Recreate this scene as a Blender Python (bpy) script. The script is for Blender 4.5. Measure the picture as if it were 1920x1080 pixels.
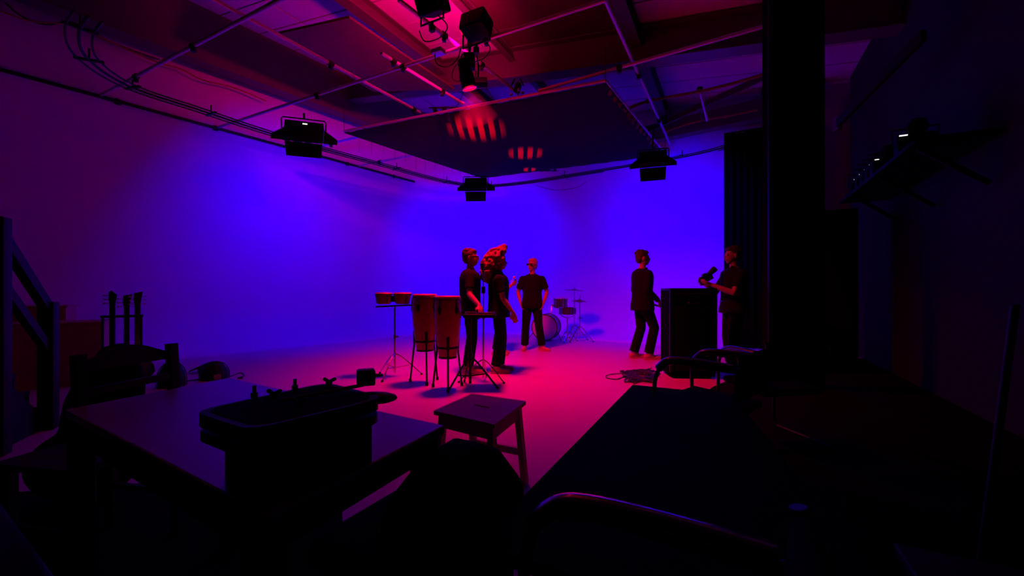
import bpy, bmesh, math, random
from mathutils import Vector, Matrix
random.seed(7)
PI = math.pi
V = Vector
for o in list(bpy.data.objects): bpy.data.objects.remove(o)
S = bpy.context.scene
COL = S.collection

# ------------------------------------------------------------------ camera, world, exposure
FPX, HX, HY, CZ = 780.0, 960.0, 548.0, 1.15          # focal length in px, horizon row, eye height
cam = bpy.data.cameras.new('camera_main'); camo = bpy.data.objects.new('camera_main', cam); COL.objects.link(camo)
camo.location = (0, 0, CZ); camo.rotation_euler = (PI/2, 0, 0)
cam.lens = 36*FPX/1920; cam.sensor_width = 36; cam.shift_y = (HY-540)/1920; cam.clip_start = .02; cam.clip_end = 100
S.camera = camo
w = bpy.data.worlds.new('studio_dark'); S.world = w; w.use_nodes = True
w.node_tree.nodes['Background'].inputs[0].default_value = (.1, .0, .3, 1)
w.node_tree.nodes['Background'].inputs[1].default_value = .0002
S.view_settings.view_transform = 'Standard'; S.view_settings.look = 'None'
S.view_settings.exposure = 0; S.view_settings.gamma = 1; S.view_settings.use_curve_mapping = False
BLUE = (.0, .0, 1.0); RED = (1.0, .0, .045)
P_BLUE1, P_BLUE2, P_BLUE3 = 86, 120, 118
P_RED, P_SPILL, P_UP, P_UP2 = 1120, 10, 600, 260

# ------------------------------------------------------------------ pixel -> place helpers
def pz(x, y, z):                      # point at height z on the sight line of a pixel
    Y = FPX*(z-CZ)/(HY-y); return V(((x-HX)/FPX*Y, Y, z))
def pd(x, y, Y):                      # point at distance Y
    return V(((x-HX)/FPX*Y, Y, CZ+(HY-y)/FPX*Y))
def pw(x, y, off):                    # point on the left wall, off metres in front of it
    n = V((.801, -.598, 0)); d = V(((x-HX)/FPX, 1, (HY-y)/FPX)); t = (V((-1.83, 14.36, 0)).dot(n)+off)/d.dot(n); return V((0, 0, CZ))+d*t
E1 = V((.4655, .885, 0)); E2 = V((.885, -.4655, 0))   # the two axes of the building
A1 = math.atan2(E1.y, E1.x); A2 = math.atan2(E2.y, E2.x)
def rt(t1, t2, z): p = E1*t1+E2*t2; return V((p.x, p.y, z))
def roofz(p): return 5.5-.12*(p.x*E2.x+p.y*E2.y)

# ------------------------------------------------------------------ materials
MATS = {}
def mat(name, col, rough=.6, metal=0., var=.15, scale=12., bump=.0, bscale=80., spec=.5, emit=None, es=0., coat=0.):
    if name in MATS: return MATS[name]
    m = bpy.data.materials.new(name); m.use_nodes = True
    nt = m.node_tree; b = nt.nodes['Principled BSDF']
    b.inputs['Roughness'].default_value = rough; b.inputs['Metallic'].default_value = metal
    b.inputs['Specular IOR Level'].default_value = spec; b.inputs['Coat Weight'].default_value = coat
    tc = nt.nodes.new('ShaderNodeTexCoord'); n = nt.nodes.new('ShaderNodeTexNoise')
    n.inputs['Scale'].default_value = scale; n.inputs['Detail'].default_value = 4
    nt.links.new(tc.outputs['Object'], n.inputs['Vector'])
    r = nt.nodes.new('ShaderNodeMapRange'); r.inputs['To Min'].default_value = 1-var; r.inputs['To Max'].default_value = 1+var*.6
    nt.links.new(n.outputs['Fac'], r.inputs['Value'])
    mx = nt.nodes.new('ShaderNodeVectorMath'); mx.operation = 'SCALE'; mx.inputs[0].default_value = col
    nt.links.new(r.outputs[0], mx.inputs['Scale']); nt.links.new(mx.outputs[0], b.inputs['Base Color'])
    if bump:
        n2 = nt.nodes.new('ShaderNodeTexNoise'); n2.inputs['Scale'].default_value = bscale
        nt.links.new(tc.outputs['Object'], n2.inputs['Vector'])
        bp = nt.nodes.new('ShaderNodeBump'); bp.inputs['Strength'].default_value = bump; bp.inputs['Distance'].default_value = .01
        nt.links.new(n2.outputs['Fac'], bp.inputs['Height']); nt.links.new(bp.outputs[0], b.inputs['Normal'])
    if emit:
        b.inputs['Emission Color'].default_value = (*emit, 1); b.inputs['Emission Strength'].default_value = es
    MATS[name] = m; return m
WHITE = mat('cyclorama_paint', (.74, .74, .74), .65, var=.05, scale=1.5, bump=.04, bscale=30)
FLOOR = mat('studio_floor_paint', (.58, .56, .56), .5, var=.10, scale=2.2, bump=.03, bscale=40)
PANEL = mat('roof_panel_paint', (.62, .60, .60), .7, var=.12, scale=3)
BOARD = mat('brown_soffit_board', (.10, .045, .04), .7, var=.3, scale=4)
STEEL = mat('steel_beam_paint', (.10, .075, .07), .55, var=.25, scale=5)
DARKWALL = mat('dark_side_wall', (.006, .006, .006), .8, var=.2, scale=3)
TUBE = mat('scaffold_tube', (.62, .60, .59), .4, .4, var=.12, scale=20)
BLACK = mat('black_plastic', (.004, .004, .0045), .55, var=.3, scale=20, spec=.12)
BLACKM = mat('black_metal', (.008, .008, .009), .42, .0, var=.3, scale=20, spec=.3)
GLOSSB = mat('glossy_black_tube', (.02, .02, .022), .22, .0, var=.2, scale=20, coat=1., spec=.8)
CLOTHB = mat('black_cloth', (.0035, .0035, .004), .95, var=.4, scale=30, bump=.3, bscale=120, spec=.05)
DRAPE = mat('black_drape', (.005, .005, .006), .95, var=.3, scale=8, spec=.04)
CHROME = mat('chrome', (.7, .7, .7), .18, 1., var=.1, scale=30)
WOODD = mat('dark_wood', (.016, .007, .0055), .55, var=.4, scale=9, spec=.15)
WOODS = mat('birch_stool_wood', (.58, .40, .28), .5, var=.25, scale=9)
PLY = mat('plywood', (.48, .24, .14), .7, var=.25, scale=6)
TABLET = mat('table_laminate', (.24, .14, .13), .30, var=.18, scale=5)
CABLE = mat('rubber_cable', (.02, .02, .02), .5)
CABRED = mat('red_cable_sleeve', (.35, .05, .04), .7)
TOPB = mat('matt_black_table_top', (.0018, .0018, .002), .8, var=.3, scale=9, spec=.03)
SKIN = mat('skin', (.33, .18, .13), .5, var=.12, scale=18)
LIPS = mat('lips', (.35, .12, .10), .5)
EYEM = mat('eye', (.06, .04, .03), .2)
SHIRT = mat('charcoal_shirt_cotton', (.006, .0055, .007), .9, var=.3, scale=14, bump=.3, bscale=40, spec=.15)
PANTS = mat('black_trouser_cotton', (.0045, .004, .005), .9, var=.3, scale=14, bump=.3, bscale=40, spec=.15)
SHOE = mat('white_canvas_shoe', (.52, .36, .30), .7, var=.15)
SHOED = mat('black_shoe', (.012, .012, .012), .5)
HAIRD = mat('dark_hair', (.035, .018, .012), .6, var=.4, scale=60, bump=.5, bscale=150)
HAIRR = mat('auburn_curls', (.15, .05, .028), .7, var=.45, scale=40, bump=.6, bscale=90)
HAIRL = mat('fair_hair', (.36, .22, .12), .6, var=.3, scale=60, bump=.4, bscale=150)
CONGA = mat('conga_lacquered_ash', (.42, .17, .07), .28, var=.3, scale=7, coat=.5)
BONGO = mat('bongo_dark_wood', (.30, .11, .05), .35, var=.3, scale=7, coat=.3)
HIDE = mat('drum_hide', (.62, .45, .33), .45, var=.15, scale=14)
DRUMH = mat('white_drum_head', (.70, .68, .66), .5, var=.06)
SHELL = mat('dark_drum_wrap', (.05, .03, .05), .3, var=.3, coat=.4)
CYMB = mat('bronze_cymbal', (.45, .30, .12), .3, .9, var=.2, scale=25)
MESHM = mat('dark_wire_mesh', (.03, .03, .035), .6)
LENS = mat('red_lamp_lens', (.4, .0, .02), .3, emit=(1., .0, .03), es=3.2)
RIM = mat('lamp_rim_metal', (.6, .55, .55), .3, .7)
BLENS = mat('blue_lamp_face', (.0, .0, .3), .3, emit=(.0, .0, 1.), es=2.)
LEDW = mat('white_display', (.5, .5, .5), .4, emit=(1., .95, .88), es=1.4)
def flag_material():
    m = bpy.data.materials.new('black_flag_fabric'); m.use_nodes = True; nt = m.node_tree
    b = nt.nodes['Principled BSDF']; b.inputs['Base Color'].default_value = (.0035, .003, .004, 1); b.inputs['Roughness'].default_value = .85
    b.inputs['Specular IOR Level'].default_value = .15
    t = nt.nodes.new('ShaderNodeBsdfTranslucent'); t.inputs['Color'].default_value = (.30, .08, .08, 1)
    mx = nt.nodes.new('ShaderNodeMixShader'); mx.inputs[0].default_value = .12
    nt.links.new(b.outputs[0], mx.inputs[1]); nt.links.new(t.outputs[0], mx.inputs[2])
    nt.links.new(mx.outputs[0], nt.nodes['Material Output'].inputs[0]); return m
FLAG = flag_material()

# ------------------------------------------------------------------ mesh builder
class MB:
    def __init__(s): s.v = []; s.f = []
    def add(s, vs, fs):
        k = len(s.v); s.v += [tuple(p) for p in vs]; s.f += [tuple(i+k for i in f) for f in fs]; return s
    def box(s, c, size, rot=None, bev=0):
        c = V(c); hx, hy, hz = size[0]/2, size[1]/2, size[2]/2
        R = rot if rot else Matrix.Identity(3)
        if bev <= 0:
            vs = [c+R@V((x*hx, y*hy, z*hz)) for x in (-1, 1) for y in (-1, 1) for z in (-1, 1)]
            return s.add(vs, [(0, 1, 3, 2), (4, 6, 7, 5), (0, 4, 5, 1), (2, 3, 7, 6), (0, 2, 6, 4), (1, 5, 7, 3)])
        bm = bmesh.new(); bmesh.ops.create_cube(bm, size=1)
        for v in bm.verts: v.co = V((v.co.x*size[0], v.co.y*size[1], v.co.z*size[2]))
        bmesh.ops.bevel(bm, geom=bm.edges[:], offset=min(bev, min(size)*.49), segments=3, affect='EDGES', profile=.5)
        bm.verts.index_update()
        s.add([c+R@v.co for v in bm.verts], [[v.index for v in f.verts] for f in bm.faces]); bm.free(); return s
    def beam(s, p0, p1, wd, ht, up=(0, 0, 1), bev=0):
        p0, p1 = V(p0), V(p1); d = p1-p0; L = d.length; x = d/L; y = V(up).cross(x)
        if y.length < 1e-4: y = V((0, 1, 0)).cross(x)
        y.normalize(); z = x.cross(y)
        return s.box((p0+p1)/2, (L, wd, ht), Matrix((x, y, z)).transposed(), bev)
    def cyl(s, p0, p1, r0, r1=None, n=12):
        p0, p1 = V(p0), V(p1); r1 = r0 if r1 is None else r1
        d = (p1-p0).normalized(); a = d.orthogonal().normalized(); b = d.cross(a)
        vs = []
        for p, r in ((p0, r0), (p1, r1)):
            for i in range(n): t = 2*PI*i/n; vs.append(p+(a*math.cos(t)+b*math.sin(t))*r)
        fs = [(i, (i+1) % n, n+(i+1) % n, n+i) for i in range(n)]+[tuple(range(n-1, -1, -1)), tuple(range(n, 2*n))]
        return s.add(vs, fs)
    def tube(s, pts, r, n=8, close=False):
        pts = [V(p) for p in pts]; N = len(pts); rs = r if isinstance(r, (list, tuple)) else [r]*N
        vs = []; prev = None
        for i in range(N):
            if close: d = pts[(i+1) % N]-pts[i-1]
            else: d = pts[min(i+1, N-1)]-pts[max(i-1, 0)]
            d.normalize()
            a = d.orthogonal() if prev is None else prev-d*prev.dot(d)
            if a.length < 1e-5: a = d.orthogonal()
            a.normalize(); prev = a; b = d.cross(a)
            for k in range(n): t = 2*PI*k/n; vs.append(pts[i]+(a*math.cos(t)+b*math.sin(t))*rs[i])
        fs = []
        for i in range(N if close else N-1):
            j = (i+1) % N
            for k in range(n): q = (k+1) % n; fs.append((i*n+k, i*n+q, j*n+q, j*n+k))
        if not close: fs += [tuple(range(n-1, -1, -1)), tuple(range((N-1)*n, N*n))]
        return s.add(vs, fs)
    def lathe(s, prof, c=(0, 0, 0), axis=(0, 0, 1), n=24):
        c = V(c); d = V(axis).normalized(); a = d.orthogonal().normalized(); b = d.cross(a); vs = []; m = len(prof)
        for r, h in prof:
            for k in range(n): t = 2*PI*k/n; vs.append(c+d*h+(a*math.cos(t)+b*math.sin(t))*max(r, 1e-4))
        fs = [(i*n+k, i*n+(k+1) % n, (i+1)*n+(k+1) % n, (i+1)*n+k) for i in range(m-1) for k in range(n)]
        fs += [tuple(range(n-1, -1, -1)), tuple(range((m-1)*n, m*n))]
        return s.add(vs, fs)
    def ell(s, c, r, n=12, m=8, R=None):
        c = V(c); r = (r, r, r) if not isinstance(r, (tuple, list)) else r; R = R or Matrix.Identity(3)
        vs = [c+R@V((0, 0, -r[2]))]
        for i in range(1, m):
            p = -PI/2+PI*i/m
            for k in range(n): t = 2*PI*k/n; vs.append(c+R@V((r[0]*math.cos(p)*math.cos(t), r[1]*math.cos(p)*math.sin(t), r[2]*math.sin(p))))
        vs.append(c+R@V((0, 0, r[2]))); fs = []
        for k in range(n):
            q = (k+1) % n; fs.append((0, 1+q, 1+k))
            for i in range(m-2): fs.append((1+i*n+k, 1+i*n+q, 1+(i+1)*n+q, 1+(i+1)*n+k))
            fs.append((1+(m-2)*n+k, 1+(m-2)*n+q, len(vs)-1))
        return s.add(vs, fs)
    def cap(s, pts):                   # chain of tapered capsules [(p, r), ...]
        for i, (p, r) in enumerate(pts):
            s.ell(p, r, 10, 8)
            if i: s.cyl(pts[i-1][0], p, pts[i-1][1], r, 10)
        return s
    def loft(s, rings, n=20):          # [(centre, rx, ry)] horizontal ellipses
        vs = []
        for c, rx, ry in rings:
            for k in range(n): t = 2*PI*k/n; vs.append(V(c)+V((rx*math.cos(t), ry*math.sin(t), 0)))
        m = len(rings)
        fs = [(i*n+k, i*n+(k+1) % n, (i+1)*n+(k+1) % n, (i+1)*n+k) for i in range(m-1) for k in range(n)]
        fs += [tuple(range(n-1, -1, -1)), tuple(range((m-1)*n, m*n))]
        return s.add(vs, fs)
    def prism(s, poly, z0, z1):        # horizontal outline extruded
        n = len(poly); vs = [(p[0], p[1], z0) for p in poly]+[(p[0], p[1], z1) for p in poly]
        return s.add(vs, [tuple(range(n-1, -1, -1)), tuple(range(n, 2*n))]+[(i, (i+1) % n, n+(i+1) % n, n+i) for i in range(n)])
    def plate(s, poly, d):             # any planar outline extruded along vector d
        n = len(poly); d = V(d); vs = [V(p) for p in poly]+[V(p)+d for p in poly]
        return s.add(vs, [tuple(range(n-1, -1, -1)), tuple(range(n, 2*n))]+[(i, (i+1) % n, n+(i+1) % n, n+i) for i in range(n)])
    def mesh(s, name, m, smooth=False):
        me = bpy.data.meshes.new(name); me.from_pydata(s.v, [], s.f)
        bm = bmesh.new(); bm.from_mesh(me); bmesh.ops.recalc_face_normals(bm, faces=bm.faces[:]); bm.to_mesh(me); bm.free()
        me.materials.append(m)
        if smooth: 
            for p in me.polygons: p.use_smooth = True
            try: me.set_sharp_from_angle(angle=math.radians(40))
            except Exception: pass
        return me
    def build(s, name, m, parent=None, smooth=True):
        o = bpy.data.objects.new(name, s.mesh(name, m, smooth)); COL.objects.link(o)
        if parent: o.parent = parent
        return o
    def fused(s, name, m, parent, vox=.009, it=3):   # one continuous skin over all pieces
        o = bpy.data.objects.new(name, s.mesh(name, m)); COL.objects.link(o)
        r = o.modifiers.new('fuse', 'REMESH'); r.mode = 'VOXEL'; r.voxel_size = vox; r.use_smooth_shade = True
        if it: k = o.modifiers.new('soft', 'SMOOTH'); k.iterations = it; k.factor = .5
        dg = bpy.context.evaluated_depsgraph_get(); me = bpy.data.meshes.new_from_object(o.evaluated_get(dg))
        o.modifiers.clear(); o.data = me; me.name = name
        for p in me.polygons: p.use_smooth = True
        o.parent = parent; return o
def thing(name, label, cat, loc=(0, 0, 0), rz=0, group=None):
    o = bpy.data.objects.new(name, None); COL.objects.link(o); o.location = loc; o.rotation_euler = (0, 0, rz)
    o.empty_display_size = .1; return tag(o, label, cat, group)
def tag(o, label, cat, group=None):
    o['label'] = label; o['category'] = cat
    if group: o['group'] = group
    return o
def struct(o): o['kind'] = 'structure'; return o
def light(name, kind, loc, energy, col, parent=None, aim=None, **kw):
    l = bpy.data.lights.new(name, kind); l.energy = energy; l.color = col
    for k, v in kw.items(): setattr(l, k, v)
    o = bpy.data.objects.new(name, l); COL.objects.link(o); o.location = loc
    if aim is not None: o.rotation_euler = V(aim).to_track_quat('-Z', 'Y').to_euler()
    if parent: o.parent = parent
    return o
def spline(pts, n=8):
    pts = [V(p) for p in pts]; out = []
    for i in range(len(pts)-1):
        p0, p1, p2, p3 = pts[max(i-1, 0)], pts[i], pts[i+1], pts[min(i+2, len(pts)-1)]
        for k in range(n):
            t = k/n
            out.append(.5*((2*p1)+(p2-p0)*t+(2*p0-5*p1+4*p2-p3)*t*t+(3*p1-p0-3*p2+p3)*t**3))
    out.append(pts[-1]); return out
def rotm(ax, a): return Matrix.Rotation(a, 3, ax)

# ------------------------------------------------------------------ the shell: floor, cyclorama, side wall, roof
struct(MB().box((0, 6.5, -.05), (26, 24, .1)).build('floor', FLOOR, smooth=False))
CORNER = V((-1.83, 14.36, 0)); UL = V((-.598, -.801, 0)); UR = V((.806, -.592, 0))
def cyc_path():
    R = 2.2; pts = []
    a = CORNER+UL*13; pts.append((a, V((.801, -.598, 0))))
    for k in range(12, 0, -1): pts.append((CORNER+UL*(R+(13-R)*(k-1)/12), V((.801, -.598, 0))))
    c = CORNER+UL*R+UR*R
    for k in range(1, 12):
        t = k/12*PI/2; d = -UR*math.cos(t)-UL*math.sin(t); pts.append((c+d*R, -d))
    for k in range(0, 7): pts.append((CORNER+UR*(R+(10.6-R)*k/6), V((-.592, -.806, 0))))
    return pts
def build_cyc():
    mb = MB(); CV = .85; rows = []
    for p, nrm in cyc_path():
        col = [p+nrm*(CV+.5)+V((0, 0, .002))]
        for k in range(0, 9): t = PI/2*k/8; col.append(p+nrm*(CV-CV*math.sin(t))+V((0, 0, .003+CV*(1-math.cos(t)))))
        top = roofz(p)+.05
        for k in range(1, 5): col.append(V((p.x, p.y, CV+(top-CV)*k/4)))
        rows.append(col)
    m = len(rows[0]); vs = [q for c in rows for q in c]
    fs = [(i*m+j, (i+1)*m+j, (i+1)*m+j+1, i*m+j+1) for i in range(len(rows)-1) for j in range(m-1)]
    o = mb.add(vs, fs).build('wall_back', WHITE); sd = o.modifiers.new('thick', 'SOLIDIFY'); sd.thickness = .06; sd.offset = -1
    # keep the shell on the outer side
    me = o.data
    c = sum((p.normal.dot(V((0, -1, .2))) for p in me.polygons))
    if c < 0: me.flip_normals()
    return struct(o)
wall = build_cyc()
# side wall on the right, along the building axis
sw0, sw1 = V((5.4, 5.9, 0))-E1*8.5, V((5.4, 5.9, 0))+E1*2.3
struct(MB().beam(sw0+V((.05, 0, 2.8)), sw1+V((.05, 0, 2.8)), .1, 5.6).build('wall_right', DARKWALL, smooth=False))

ceil = MB()
cor = [rt(-2, -11.5, 0), rt(16.5, -11.5, 0), rt(16.5, 3.4, 0), rt(-2, 3.4, 0)]
ceil.plate([V((p.x, p.y, roofz(p)+.06)) for p in cor], (0, 0, .08))
ceil = struct(ceil.build('ceiling', STEEL, smooth=False))
edges = [-11, -9.1, -7.4, -5.6, -3.85, -1.45, .6, 3.2]
slope = math.atan(.12)
RC = Matrix((V((E2.x*math.cos(slope), E2.y*math.cos(slope), -math.sin(slope))), V((E1.x, E1.y, 0)), V((E2.x*math.sin(slope), E2.y*math.sin(slope), math.cos(slope))))).transposed()
pmesh = {}
for b in range(len(edges)-1):
    t2a, t2b = edges[b], edges[b+1]; wd = t2b-t2a-.03
    for r in range(18):
        t1 = 3.15+.702*r+.35; c = rt(t1, (t2a+t2b)/2, 0); rel = c-CORNER
        if rel.dot(V((.801, -.598, 0))) < -.6 or rel.dot(V((-.592, -.806, 0))) < -.4: continue
        dark = b == 4 and t1 < 7.36
        key = (b, dark)
        if key not in pmesh: pmesh[key] = MB().box((0, 0, 0), (wd, .67, .03)).mesh('ceiling_panel', BOARD if dark else PANEL)
        o = bpy.data.objects.new('ceiling_panel', pmesh[key]); COL.objects.link(o)
        o.location = (c.x, c.y, roofz(c)+.03); o.rotation_euler = RC.to_euler(); o.parent = ceil
def ibeam(p0, p1, wd, ht, name='steel_beam'):
    p0, p1 = V(p0), V(p1); u = V((0, 0, 1)); mb = MB()
    mb.beam(p0-u*.01, p1-u*.01, wd, .025).beam(p0-u*ht/2, p1-u*ht/2, .03, ht).beam(p0-u*ht, p1-u*ht, wd, .025)
    o = mb.build(name, STEEL, ceil, smooth=False); return o
def onroof(t1, t2, dz=0): p = rt(t1, t2, 0); p.z = roofz(p)+dz; return p
for t2, wd, ht in ((-9.1, .16, .22), (-5.6, .22, .26), (-3.85, .12, .2), (-1.45, .2, .3)):
    ibeam(onroof(3, t2), onroof(13.2 if t2 < -4 else 11.5, t2), wd, ht)
ibeam(onroof(7.36, -9.8, 0), onroof(7.36, 2.2, 0), .3, .58)
# eaves beam boxed in along the left wall, and a lower one along the right wall
n_l = V((.801, -.598, 0)); n_r = V((-.592, -.806, 0))
a, b = CORNER+UL*1.2+n_l*.3, CORNER+UL*13+n_l*.3
MB().plate([V((a.x, a.y, 5.55)), V((b.x, b.y, 5.55)), V((b.x, b.y, roofz(b)+.02)), V((a.x, a.y, roofz(a)+.02))], n_l*.3).build('eaves_beam', STEEL, ceil, smooth=False)
a, b = CORNER+UR*4.5+n_r*.12, CORNER+UR*10+n_r*.12
MB().plate([V((a.x, a.y, 4.82)), V((b.x, b.y, 4.82)), V((b.x, b.y, roofz(b)-.08)), V((a.x, a.y, 5.2))], n_r*.25).build('eaves_beam', STEEL, ceil, smooth=False)
# dark board hung under the roof on the left of the middle bay
poly = [pz(522, 64, 5.3), pz(655, 34, 5.3), pz(852, 168, 5.3), pz(700, 172, 5.3)]
MB().plate(poly, (0, 0, .04)).build('soffit_board', BOARD, ceil, smooth=False)

# ------------------------------------------------------------------ scaffold grid
GZ = 4.55
def scaff(label, p0, p1, r=.026, joints=()):
    p0, p1 = V(p0), V(p1); root = thing('scaffold_tube', label, 'pipe', (p0+p1)/2, 0, 'ceiling scaffold tubes'); c = (p0+p1)/2
    MB().cyl(p0-c, p1-c, r, n=12).build('tube', TUBE, root)
    for t in joints:
        q = p0.lerp(p1, t)-c; d = (p1-p0).normalized()
        MB().cyl(q-d*.04, q+d*.04, r*1.6, n=10).box(q+V((0, 0, -.05)), (.05, .05, .07)).build('clamp', BLACKM, root)
    return root
scaff('long ceiling tube starting above the left wall, nearest the upper left corner', pz(190, 178, GZ), pz(500, 10, GZ)+E2*2.5, joints=(.18, .42))
scaff('long ceiling tube from the left wall pipe across to above the red lamp cluster', pz(408, 239, GZ), pz(1135, 0, GZ), joints=(.38, .62, .8))
scaff('ceiling tube running behind the left blue lamp to the black flag corner', pz(560, 284, GZ), pz(560, 284, GZ)+E2*2.3, joints=(.5,))
scaff('short ceiling tube over the far left edge of the black flag', pz(667, 312, GZ), pz(667, 312, GZ)+E2*2.2, joints=(.4,))
scaff('ceiling tube crossing in front of the brown roof girder on the right', pz(1010, 170, GZ), pz(1468, 39, GZ), joints=(.4,))
scaff('red lit ceiling tube left of the hanging dark board', pz(395, -4, GZ+.07), pz(788, 211, GZ+.07), joints=(.45, .95))
scaff('short red lit ceiling tube ending left of the red lamp', pz(715, 100, GZ+.07), pz(868, 194, GZ+.07), joints=(.12, .7))
scaff('red lit ceiling tube carrying the two black lamp housings', pz(748, 0, GZ+.07), pz(968, 172, GZ+.07), joints=(.3, .62))
scaff('steep ceiling tube right of the black flag reaching the back wall', pz(1133, -5, GZ+.07), pz(1257, 272, GZ+.07), joints=(.35, .7))
# wall pipe above the cyclorama and the curved curtain rail
p0, p1 = CORNER+UL*12.4+n_l*.06, CORNER+UL*2.0+n_l*.06
root = thing('wall_pipe', 'dark pipe running along the top of the left wall', 'pipe', (p0.x, p0.y, 0))
MB().cyl((0, 0, GZ-.02), p1-p0+V((0, 0, GZ-.02)), .03).build('tube', BLACKM, root)
for k in range(7):
    q = (p1-p0)*(k+.5)/7; MB().box(q+V((0, 0, GZ-.02))-n_l*.03, (.06, .08, .09)).build('bracket', BLACKM, root)
rail = spline([pz(x, y, 4.4) for x, y in ((165, 30), (148, 62), (158, 102), (205, 142), (268, 172), (370, 205), (475, 240), (590, 275), (720, 310), (800, 332), (850, 343), (905, 349), (980, 343), (1090, 326), (1250, 300), (1340, 281), (1395, 262))], 8)
root = thing('curtain_rail', 'curved double curtain rail hanging below the ceiling tubes along the walls', 'curtain rail', (rail[0].x, rail[0].y, 0))
o0 = V((rail[0].x, rail[0].y, 0)); up = V((0, 0, 1))
for off in (-.12, 0, .12):
    pts = []
    for i, p in enumerate(rail):
        d = (rail[min(i+1, len(rail)-1)]-rail[max(i-1, 0)]).normalized(); pts.append(p+d.cross(up)*off-o0)
    MB().tube(pts, .014 if off else .02, 6).build('rail', BLACKM, root)
for i in range(6, len(rail)-4, 12):
    d = (rail[i+1]-rail[i-1]).normalized(); q = rail[i]-o0; s_ = d.cross(up)
    MB().beam(q-s_*.16, q+s_*.16, .04, .03).cyl(q, q+V((0, 0, .16)), .012).build('hanger', BLACKM, root)

# ------------------------------------------------------------------ overhead black flag with frame
FZ = 4.30
cL, cN, cR, cF = (pz(x, y, FZ) for x, y in ((645, 246), (1135, 151), (1247, 288), (905, 332)))
cen = (cL+cN+cR+cF)/4
root = thing('overhead_flag', 'large square black fabric flag stretched on a tube frame under the ceiling', 'flag', (cen.x, cen.y, 0)); o0 = V((cen.x, cen.y, 0))
n = 28; vs = []
for i in range(n+1):
    for j in range(n+1):
        u, v = i/n, j/n; p = cL.lerp(cN, u).lerp(cF.lerp(cR, u), v)
        sag = .10*(math.sin(PI*u)*math.sin(PI*v))**.6
        vs.append(p-o0-V((0, 0, .035+sag+.006*math.sin(u*60+3*v))))
mb = MB().add(vs, [(i*(n+1)+j, (i+1)*(n+1)+j, (i+1)*(n+1)+j+1, i*(n+1)+j+1) for i in range(n) for j in range(n)])
fab = mb.build('fabric', FLAG, root)
for a, b, m in ((cL, cN, TUBE), (cN, cR, TUBE), (cR, cF, BLACKM), (cF, cL, BLACKM)):
    MB().cyl(a-o0, b-o0, .024).build('frame_tube', m, root)
for a, b in ((cL, cN), (cN, cR), (cR, cF), (cF, cL)):
    for k in range(1, 10):                                # ties along each side
        q = a.lerp(b, k/10)-o0; MB().tube([q+V((.03*math.cos(t), .03*math.sin(t)*.5, .034*math.sin(t)-.01)) for t in [i*PI/4 for i in range(8)]], .004, 5, True).build('tie', CABLE, root)
inn = (cen-cN.lerp(cR, .5)).normalized()
for k in range(14):                                       # frayed cloth along the right side
    q = cN.lerp(cR, .06+.9*k/14)-o0; w_ = .12+.08*random.random()
    d = (cR-cN).normalized()
    MB().plate([q+inn*.0, q+d*w_, q+d*w_*.8+inn*.04-V((0, 0, .07+.06*random.random())), q+d*w_*.2+inn*.05-V((0, 0, .05+.08*random.random()))], inn*.006).build('frayed_edge', CABRED, root)
for k in range(12):                                       # loose threads at the far left side
    q = cL.lerp(cF, .08+.85*k/12)-o0; MB().cyl(q, q-V((0, 0, .12+.25*random.random())), .003, n=5).build('thread', CABLE, root)
for c in (cL, cN, cR, cF):
    q = c-o0; MB().cyl(q, q+V((0, 0, .5)), .006, n=6).build('hanging_rope', CABLE, root)
# unseen red lamps and slats, added to throw striped glow through the cloth
for i, (x, y, wd, en) in enumerate(((892, 240, .85, 420), (985, 284, .7, 330), (993, 319, .4, 260))):
    p = pz(x, y, FZ-.09); p.z = FZ+.62
    root = thing('unseen_stripe_lamp', ['added unseen red lamp above the flag nearest its front edge', 'added unseen red lamp above the middle of the flag', 'added unseen red lamp above the far corner of the flag'][i], 'lamp', p, -.02, 'added red lamps throwing stripes on the flag')
    mb = MB().box((0, 0, .14), (wd*.5, .2, .1), bev=.01); mb.build('housing', BLACK, root)
    MB().cyl((0, 0, .19), (0, 0, .35), .012).build('bracket', BLACKM, root)
    for k in range(-4, 5): MB().box((k*.165, 0, -.585), (.075, 1.1, .012)).build('stripe_blade', BLACK, root)
    MB().box((0, .55, -.57), (1.5, .02, .02)).box((0, -.55, -.57), (1.5, .02, .02)).cyl((-.7, .55, -.57), (-wd*.2, .05, .1), .006).cyl((.7, .55, -.57), (wd*.2, .05, .1), .006).build('stripe_frame', BLACK, root)
    light('stripe_light', 'SPOT', (0, 0, .06), en, (1, .0, .01), root, (0, 0, -1), spot_size=math.radians((82, 62, 36)[i]), spot_blend=.8, shadow_soft_size=.012)

# ------------------------------------------------------------------ the red spot lamp and its neighbours
lp = pd(880, 165, 5.68)
aim = V((.25, .24, -1)).normalized()
root = thing('spot_lamp', 'round red stage lamp shining down beside the edge of the black flag', 'lamp', lp)
MB().lathe([(.085, 0), (.098, .0), (.10, .03), (.10, .16), (.085, .2), (.075, .32), (.06, .36), (0, .37)], -aim*.005, -aim).build('housing', BLACK, root)
MB().lathe([(.0, .004), (.082, .004), (.082, -.004), (0, -.004)], -aim*.004, aim, 28).build('lens', LENS, root)
mb = MB(); d0 = aim.orthogonal().normalized(); d1 = aim.cross(d0)
mb.tube([(d0*math.cos(t)+d1*math.sin(t))*.094+aim*.008 for t in [i*PI/14 for i in range(28)]], .008, 6, True).build('lens_ring', RIM, root)
MB().tube([(-.12, 0, .14), (-.125, 0, .3), (-.1, 0, .46), (.1, 0, .46), (.125, 0, .3), (.12, 0, .14)], .012, 8).build('yoke', BLACKM, root)
MB().box((0, 0, .36), (.15, .14, .2), bev=.02).build('ballast', BLACK, root)
MB().cyl((0, 0, .46), (0, -.0, .60), .02).box((0, 0, .58), (.05, .06, .09)).build('hook_clamp', BLACKM, root)
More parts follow.
